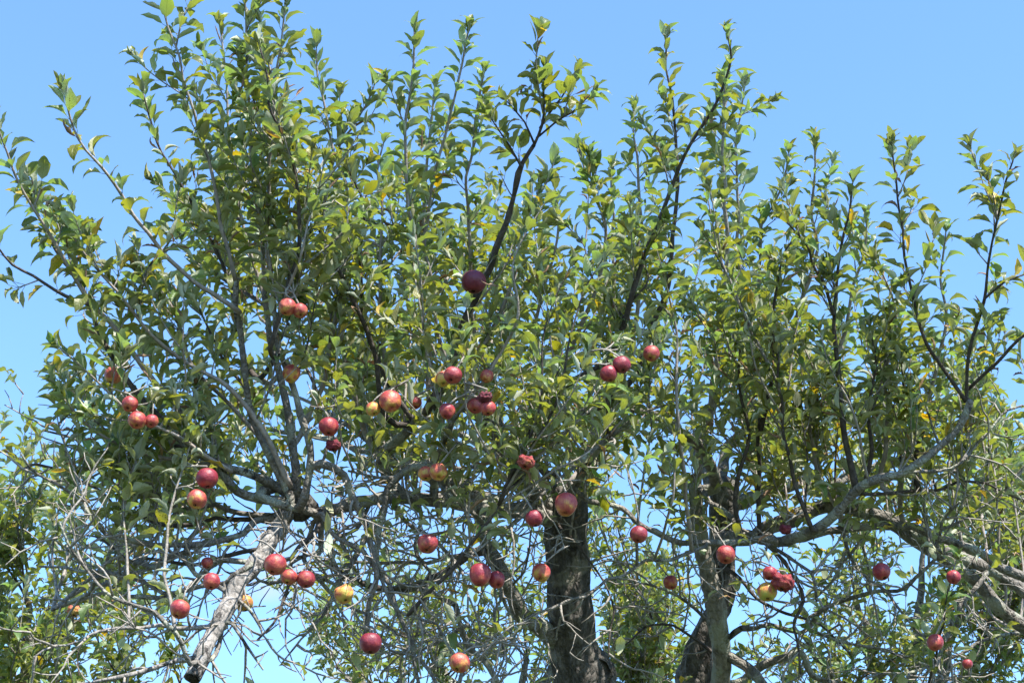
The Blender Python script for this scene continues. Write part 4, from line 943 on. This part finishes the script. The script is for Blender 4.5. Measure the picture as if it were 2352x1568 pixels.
# x, y, w, shape, redness, darkness, bruise, depth offset (+ behind, - in front), label
APPLES = [
 (1088, 648, 57, 'round', .95, .85, .15, -.05, 'large dark crimson apple high in front of the dark upright shoot'),
 (660, 705, 41, 'dent', .55, .05, .35, -.05, 'orange-red apple with dark eye beside a curled brown leaf, larger of a pair'),
 (689, 714, 36, 'round2', .60, .25, .35, -.03, 'small russet-red apple tucked behind the orange-red one beside a curled brown leaf'),
 (669, 858, 41, 'tall', .45, .0, .2, .06, 'orange apple half hidden behind an upright grey shoot above the knot'),
 (260, 862, 42, 'round', .45, .25, .2, .03, 'shaded orange apple under a dark leaf, alone among the leaning outer shoots'),
 (298, 928, 38, 'round2', .75, .1, .25, -.03, 'dull red apple at the top of a cluster of three on leaning shoots'),
 (315, 965, 42, 'round', .65, .0, .15, -.05, 'light red apple in the middle of a cluster of three on leaning shoots'),
 (348, 967, 32, 'round', .75, .05, .1, -.01, 'small red apple partly hidden in a cluster of three on leaning shoots'),
 (755, 980, 46, 'round2', .78, .02, .15, -.05, 'red apple hanging straight above a shrivelled dark one'),
 (765, 1022, 33, 'old', .9, .45, .35, -.05, 'shrivelled dark red apple hanging below a sound red one'),
 (857, 940, 34, 'round', .30, .0, .4, -.03, 'yellowish apple with brown bruise beside a larger red and yellow apple'),
 (897, 922, 50, 'tall', .58, .0, .2, -.05, 'red and yellow apple, largest of the row above the old limbs'),
 (954, 925, 30, 'round', .70, .0, .5, .02, 'small reddish apple with browned top beside the dark upright shoot'),
 (1018, 870, 36, 'round', .35, .0, .1, .02, 'orange-yellow apple touching a redder one behind the dark upright shoot'),
 (1040, 862, 42, 'round2', .82, .1, .15, -.01, 'red apple behind the base of the dark upright shoot'),
 (1027, 944, 37, 'dent', .80, .0, .1, -.05, 'shiny pinkish red dented apple under a pale curled leaf'),
 (1092, 932, 38, 'round', .75, .2, .2, .02, 'red apple partly hidden beside a rotten black-red one'),
 (1114, 912, 34, 'rot', .9, .8, .6, -.05, 'rotten blackish red apple sitting on top of two red ones'),
 (1121, 938, 36, 'round2', .70, .0, .15, -.03, 'red apple with yellow base just below a rotten blackish one'),
 (1118, 864, 30, 'tall', .60, .1, .2, .02, 'slim orange-red apple mostly hidden by leaves above the rotten one'),
 (1398, 858, 40, 'round', .88, .05, .1, -.05, 'bright crimson apple in front of a darker one on a thin crossing branch'),
 (1428, 838, 42, 'round2', .92, .4, .1, -.02, 'dark plum-red apple behind a bright crimson one on a thin crossing branch'),
 (1496, 812, 38, 'round', .65, .2, .2, -.02, 'orange-red apple beside the dark leaning shoot of the broken-topped tree'),
 (476, 1098, 50, 'round', .95, .12, .08, -.06, 'deep red apple hanging just above an orange-red one near the bare branches'),
 (452, 1147, 46, 'round2', .58, .0, .25, -.06, 'orange-red apple with dark eye hanging just below a deep red one'),
 (978, 1088, 36, 'round2', .45, .05, .35, -.02, 'brownish orange apple behind its brighter partner in the twig tangle'),
 (1007, 1084, 41, 'dent', .48, .0, .2, -.05, 'orange apple with cracked top in front of its browner partner'),
 (1208, 1060, 38, 'old', .70, .0, .2, -.04, 'wrinkled orange-red apple over the thick limb of the dark trunk'),
 (1300, 1158, 52, 'tall', .62, .0, .12, -.10, 'large glossy red and yellow apple hanging against the broken trunk top'),
 (1227, 1190, 41, 'round', .90, .25, .15, -.08, 'dark red apple crossed by twigs beside the trunk top'),
 (1467, 1227, 41, 'round', .80, .3, .2, -.04, 'dull red apple hanging alone between the two trunks'),
 (982, 1248, 48, 'hole', .75, .1, .45, -.06, 'red apple with a rotten hollow in its side among bare twigs'),
 (1103, 1320, 51, 'tall', .80, .0, .1, -.08, 'large light red apple, bigger of a touching pair in the bare twigs'),
 (1140, 1331, 41, 'round', .88, .05, .1, -.05, 'smaller red apple touching a larger light red one in the bare twigs'),
 (1243, 1315, 43, 'dent', .52, .0, .05, -.06, 'pale pink and cream dented apple right beside the dark trunk'),
 (632, 1296, 51, 'round', .72, .0, .08, -.10, 'large pinkish red apple in front of the pale dead limb'),
 (664, 1325, 38, 'round2', .60, .0, .2, -.01, 'red apple in the middle of the row beside the pale dead limb'),
 (703, 1330, 42, 'round', .78, .1, .2, -.02, 'red apple at the outer end of the row beside the pale dead limb'),
 (486, 1335, 40, 'round', .70, .05, .2, .02, 'red apple hanging on the far side of a bent bare branch beside the dead limb'),
 (476, 1292, 28, 'round2', .70, .1, .3, .06, 'small half-hidden reddish apple in leaves above the bent bare branch'),
 (413, 1398, 46, 'round', .66, .02, .12, -.05, 'orange-red apple hanging against open sky below the bare branches'),
 (561, 1385, 42, 'round2', .32, .1, .45, .06, 'brownish yellow apple hanging behind the pale dead limb'),
 (790, 1364, 46, 'hole', .30, .0, .45, -.05, 'yellow-orange apple with a brown rotten spot in the bare twigs'),
 (851, 1476, 52, 'round', 1.0, .45, .05, -.06, 'large dark red apple at the end of a grey hanging branch'),
 (1055, 1522, 48, 'round2', .55, .0, .3, -.05, 'orange-pink apple lowest in the twig tangle before the dark trunk'),
 (170, 1402, 30, 'old', .35, .0, .4, -.05, 'small bright orange wizened apple among leaves of the tree behind'),
 (1667, 1273, 44, 'round', .70, .02, .15, -.08, 'light red apple half hidden by leaves in front of the pale twin stems'),
 (1798, 1336, 50, 'old', .80, .0, .05, -.08, 'bright red puckered apple, largest of a cluster of three'),
 (1762, 1359, 46, 'round', .22, .0, .15, -.04, 'yellow-green apple lowest of a cluster of three beside the twin stems'),
 (1768, 1316, 34, 'round2', .80, .0, .1, -.02, 'small red apple under leaves at the top of a cluster of three'),
 (1804, 1215, 28, 'old', .9, .6, .5, -.05, 'shrivelled brown-purple apple in the fork of the curved limb'),
 (2025, 1313, 42, 'round2', .85, .15, .2, -.04, 'dull crimson apple hanging under the long arching limb'),
 (2190, 1325, 33, 'round', .90, .1, .1, -.04, 'small red apple against the thick descending limb'),
 (2148, 1475, 37, 'tall', .78, .0, .15, -.05, 'pinkish red apple low under the descending limb among bare twigs'),
 (2222, 1524, 24, 'round', .75, .0, .1, .05, 'tiny half-hidden red apple lowest under the descending limb'),
 (1540, 1337, 34, 'round', .60, .2, .35, -.02, 'dull orange-red spotted apple between the two trunks, lower and smaller'),
]
trees_front = [A, B]
nodes = {}
for T in (A, B, CL):
    ps, rs = T.allnodes(); x, y, d = proj(ps); nodes[T] = (ps, rs, x, y, d)
apple_disc = []
for (ax, ay, aw, shp, red, dark, bru, doff, lab) in APPLES:
    T = CL if ax < 200 else (A if ax < 1585 else B)
    ps, rs, x, y, d = nodes[T]
    near = (np.hypot(x - ax, (y - (ay - aw * 0.8))) < 80) & (y < ay + aw * 0.2)
    if T is not CL: near &= d < 6.3
    if near.sum() == 0: near = np.argsort(np.hypot(x - ax, y - ay + aw))[:8]
    else: near = np.nonzero(near)[0]
    dd = d[near]
    host = near[np.argmin(dd)]
    dep = d[host] - rs[host] + doff
    if dep > d[host] - rs[host] - 0.06 and dep < d[host] + rs[host] + 0.05:
        dep = d[host] - rs[host] - 0.045 if doff <= 0 else d[host] + rs[host] + 0.05
    c = P(ax, ay, dep); r = aw * 0.5 * dep / FPX
    ob = bpy.data.objects.new('apple', None); col.objects.link(ob); ob.location = c; ob.empty_display_size = 0.03
    ob['label'] = lab; ob['category'] = 'apple'; ob['group'] = 'apples hanging in the trees'
    ob.rotation_euler = (R(rnd.uniform(-28, 8)), R(rnd.uniform(-20, 20)), rnd.uniform(0, 6.28))
    q = Quaternion((1, 0, 0), R(rnd.uniform(-26, 6))) @ Quaternion((0, 1, 0), R(rnd.uniform(-16, 16))) @ Quaternion((0, 0, 1), rnd.uniform(0, 6.28) if shp not in ('hole', 'dent', 'old', 'rot') else rnd.uniform(-0.4, 0.4))
    ob.rotation_mode = 'QUATERNION'; ob.rotation_quaternion = q; ob.scale = (r, r, r)
    f = link('fruit', AM[shp], ob); f.color = (red, dark, bru, 1)
    link('stem', STEM, ob); link('calyx', CALYX, ob)
    top = c + np.array(q @ Vector((0.10, 0.02, 1.10))) * r
    # fruiting spur from the nearest wood to the stalk
    bd = np.linalg.norm(ps - top, axis=1) + np.where(ps[:, 2] < top[2] + 0.015, 0.07, 0)
    b = ps[np.argmin(bd)]
    mid = (top + b) / 2 + np.array([0, 0, 0.004 + (0.10 if b[2] < top[2] else 0.02) * np.linalg.norm(top - b)]) + rvec(0.005)
    o = resample(np.array([[*b, 0.0032], [*mid, 0.0028], [*(top + np.array([0, 0, 0.002])), 0.0026]]), 0.02)
    T.twig(o[:, :3], o[:, 3], 5, 'twig', keep=False)
    for _ in range(rnd.randint(1, 3)):
        dvec = nrm(np.array([rnd.uniform(-1, 1), rnd.uniform(-0.2, 1), rnd.uniform(0.1, 0.8)]))
        spur(T, mid, dvec, 0.02, rnd.randint(2, 3), 0.065)
    apple_disc.append((ax, ay, aw * 0.5, dep, r, c))
AD = np.array([(a[0], a[1], a[2], a[3], a[4]) for a in apple_disc]); AC = np.array([a[5] for a in apple_disc])

cr_ = random.Random(5)
def cull(l):
    p = l[0]; L = l[5]
    m = p + l[1] * l[2] + l[3] * L * 0.5
    x, y, d = proj(m)
    if d < 3.6: return True
    if np.any(np.linalg.norm(AC - m, axis=1) < AD[:, 4] + L * 0.42): return True     # no leaf grows through a fruit
    lp = L * 0.5 * FPX / d
    hit = (np.hypot(AD[:, 0] - x, AD[:, 1] - y) < AD[:, 2] + lp * 0.35) & (d < AD[:, 3])
    if hit.any() and cr_.random() < 0.86: return True
    if d < 6.0 and y > 1140 and 1255 < x < 1370 and cr_.random() < 0.9: return True    # bare trunk
    if d < 6.0 and 1130 < y < 1568 and x < 760:
        sx = np.interp(y, STUB[:, 1], STUB[:, 0])                                     # bare dead limb
        if abs(x - sx) < 62 and cr_.random() < 0.93: return True
    if d < 6.2 and y > 1180 and x < 1560 and cr_.random() < min(0.62, (y - 1180) / 100): return True   # shaded bare twigs under the crown
    return False
STUB = np.array([(690, 1128), (652, 1195), (590, 1285), (530, 1375), (483, 1465), (444, 1560)], float)
for T in (A, B, CL, CR, CM): finish_tree(T, cull)
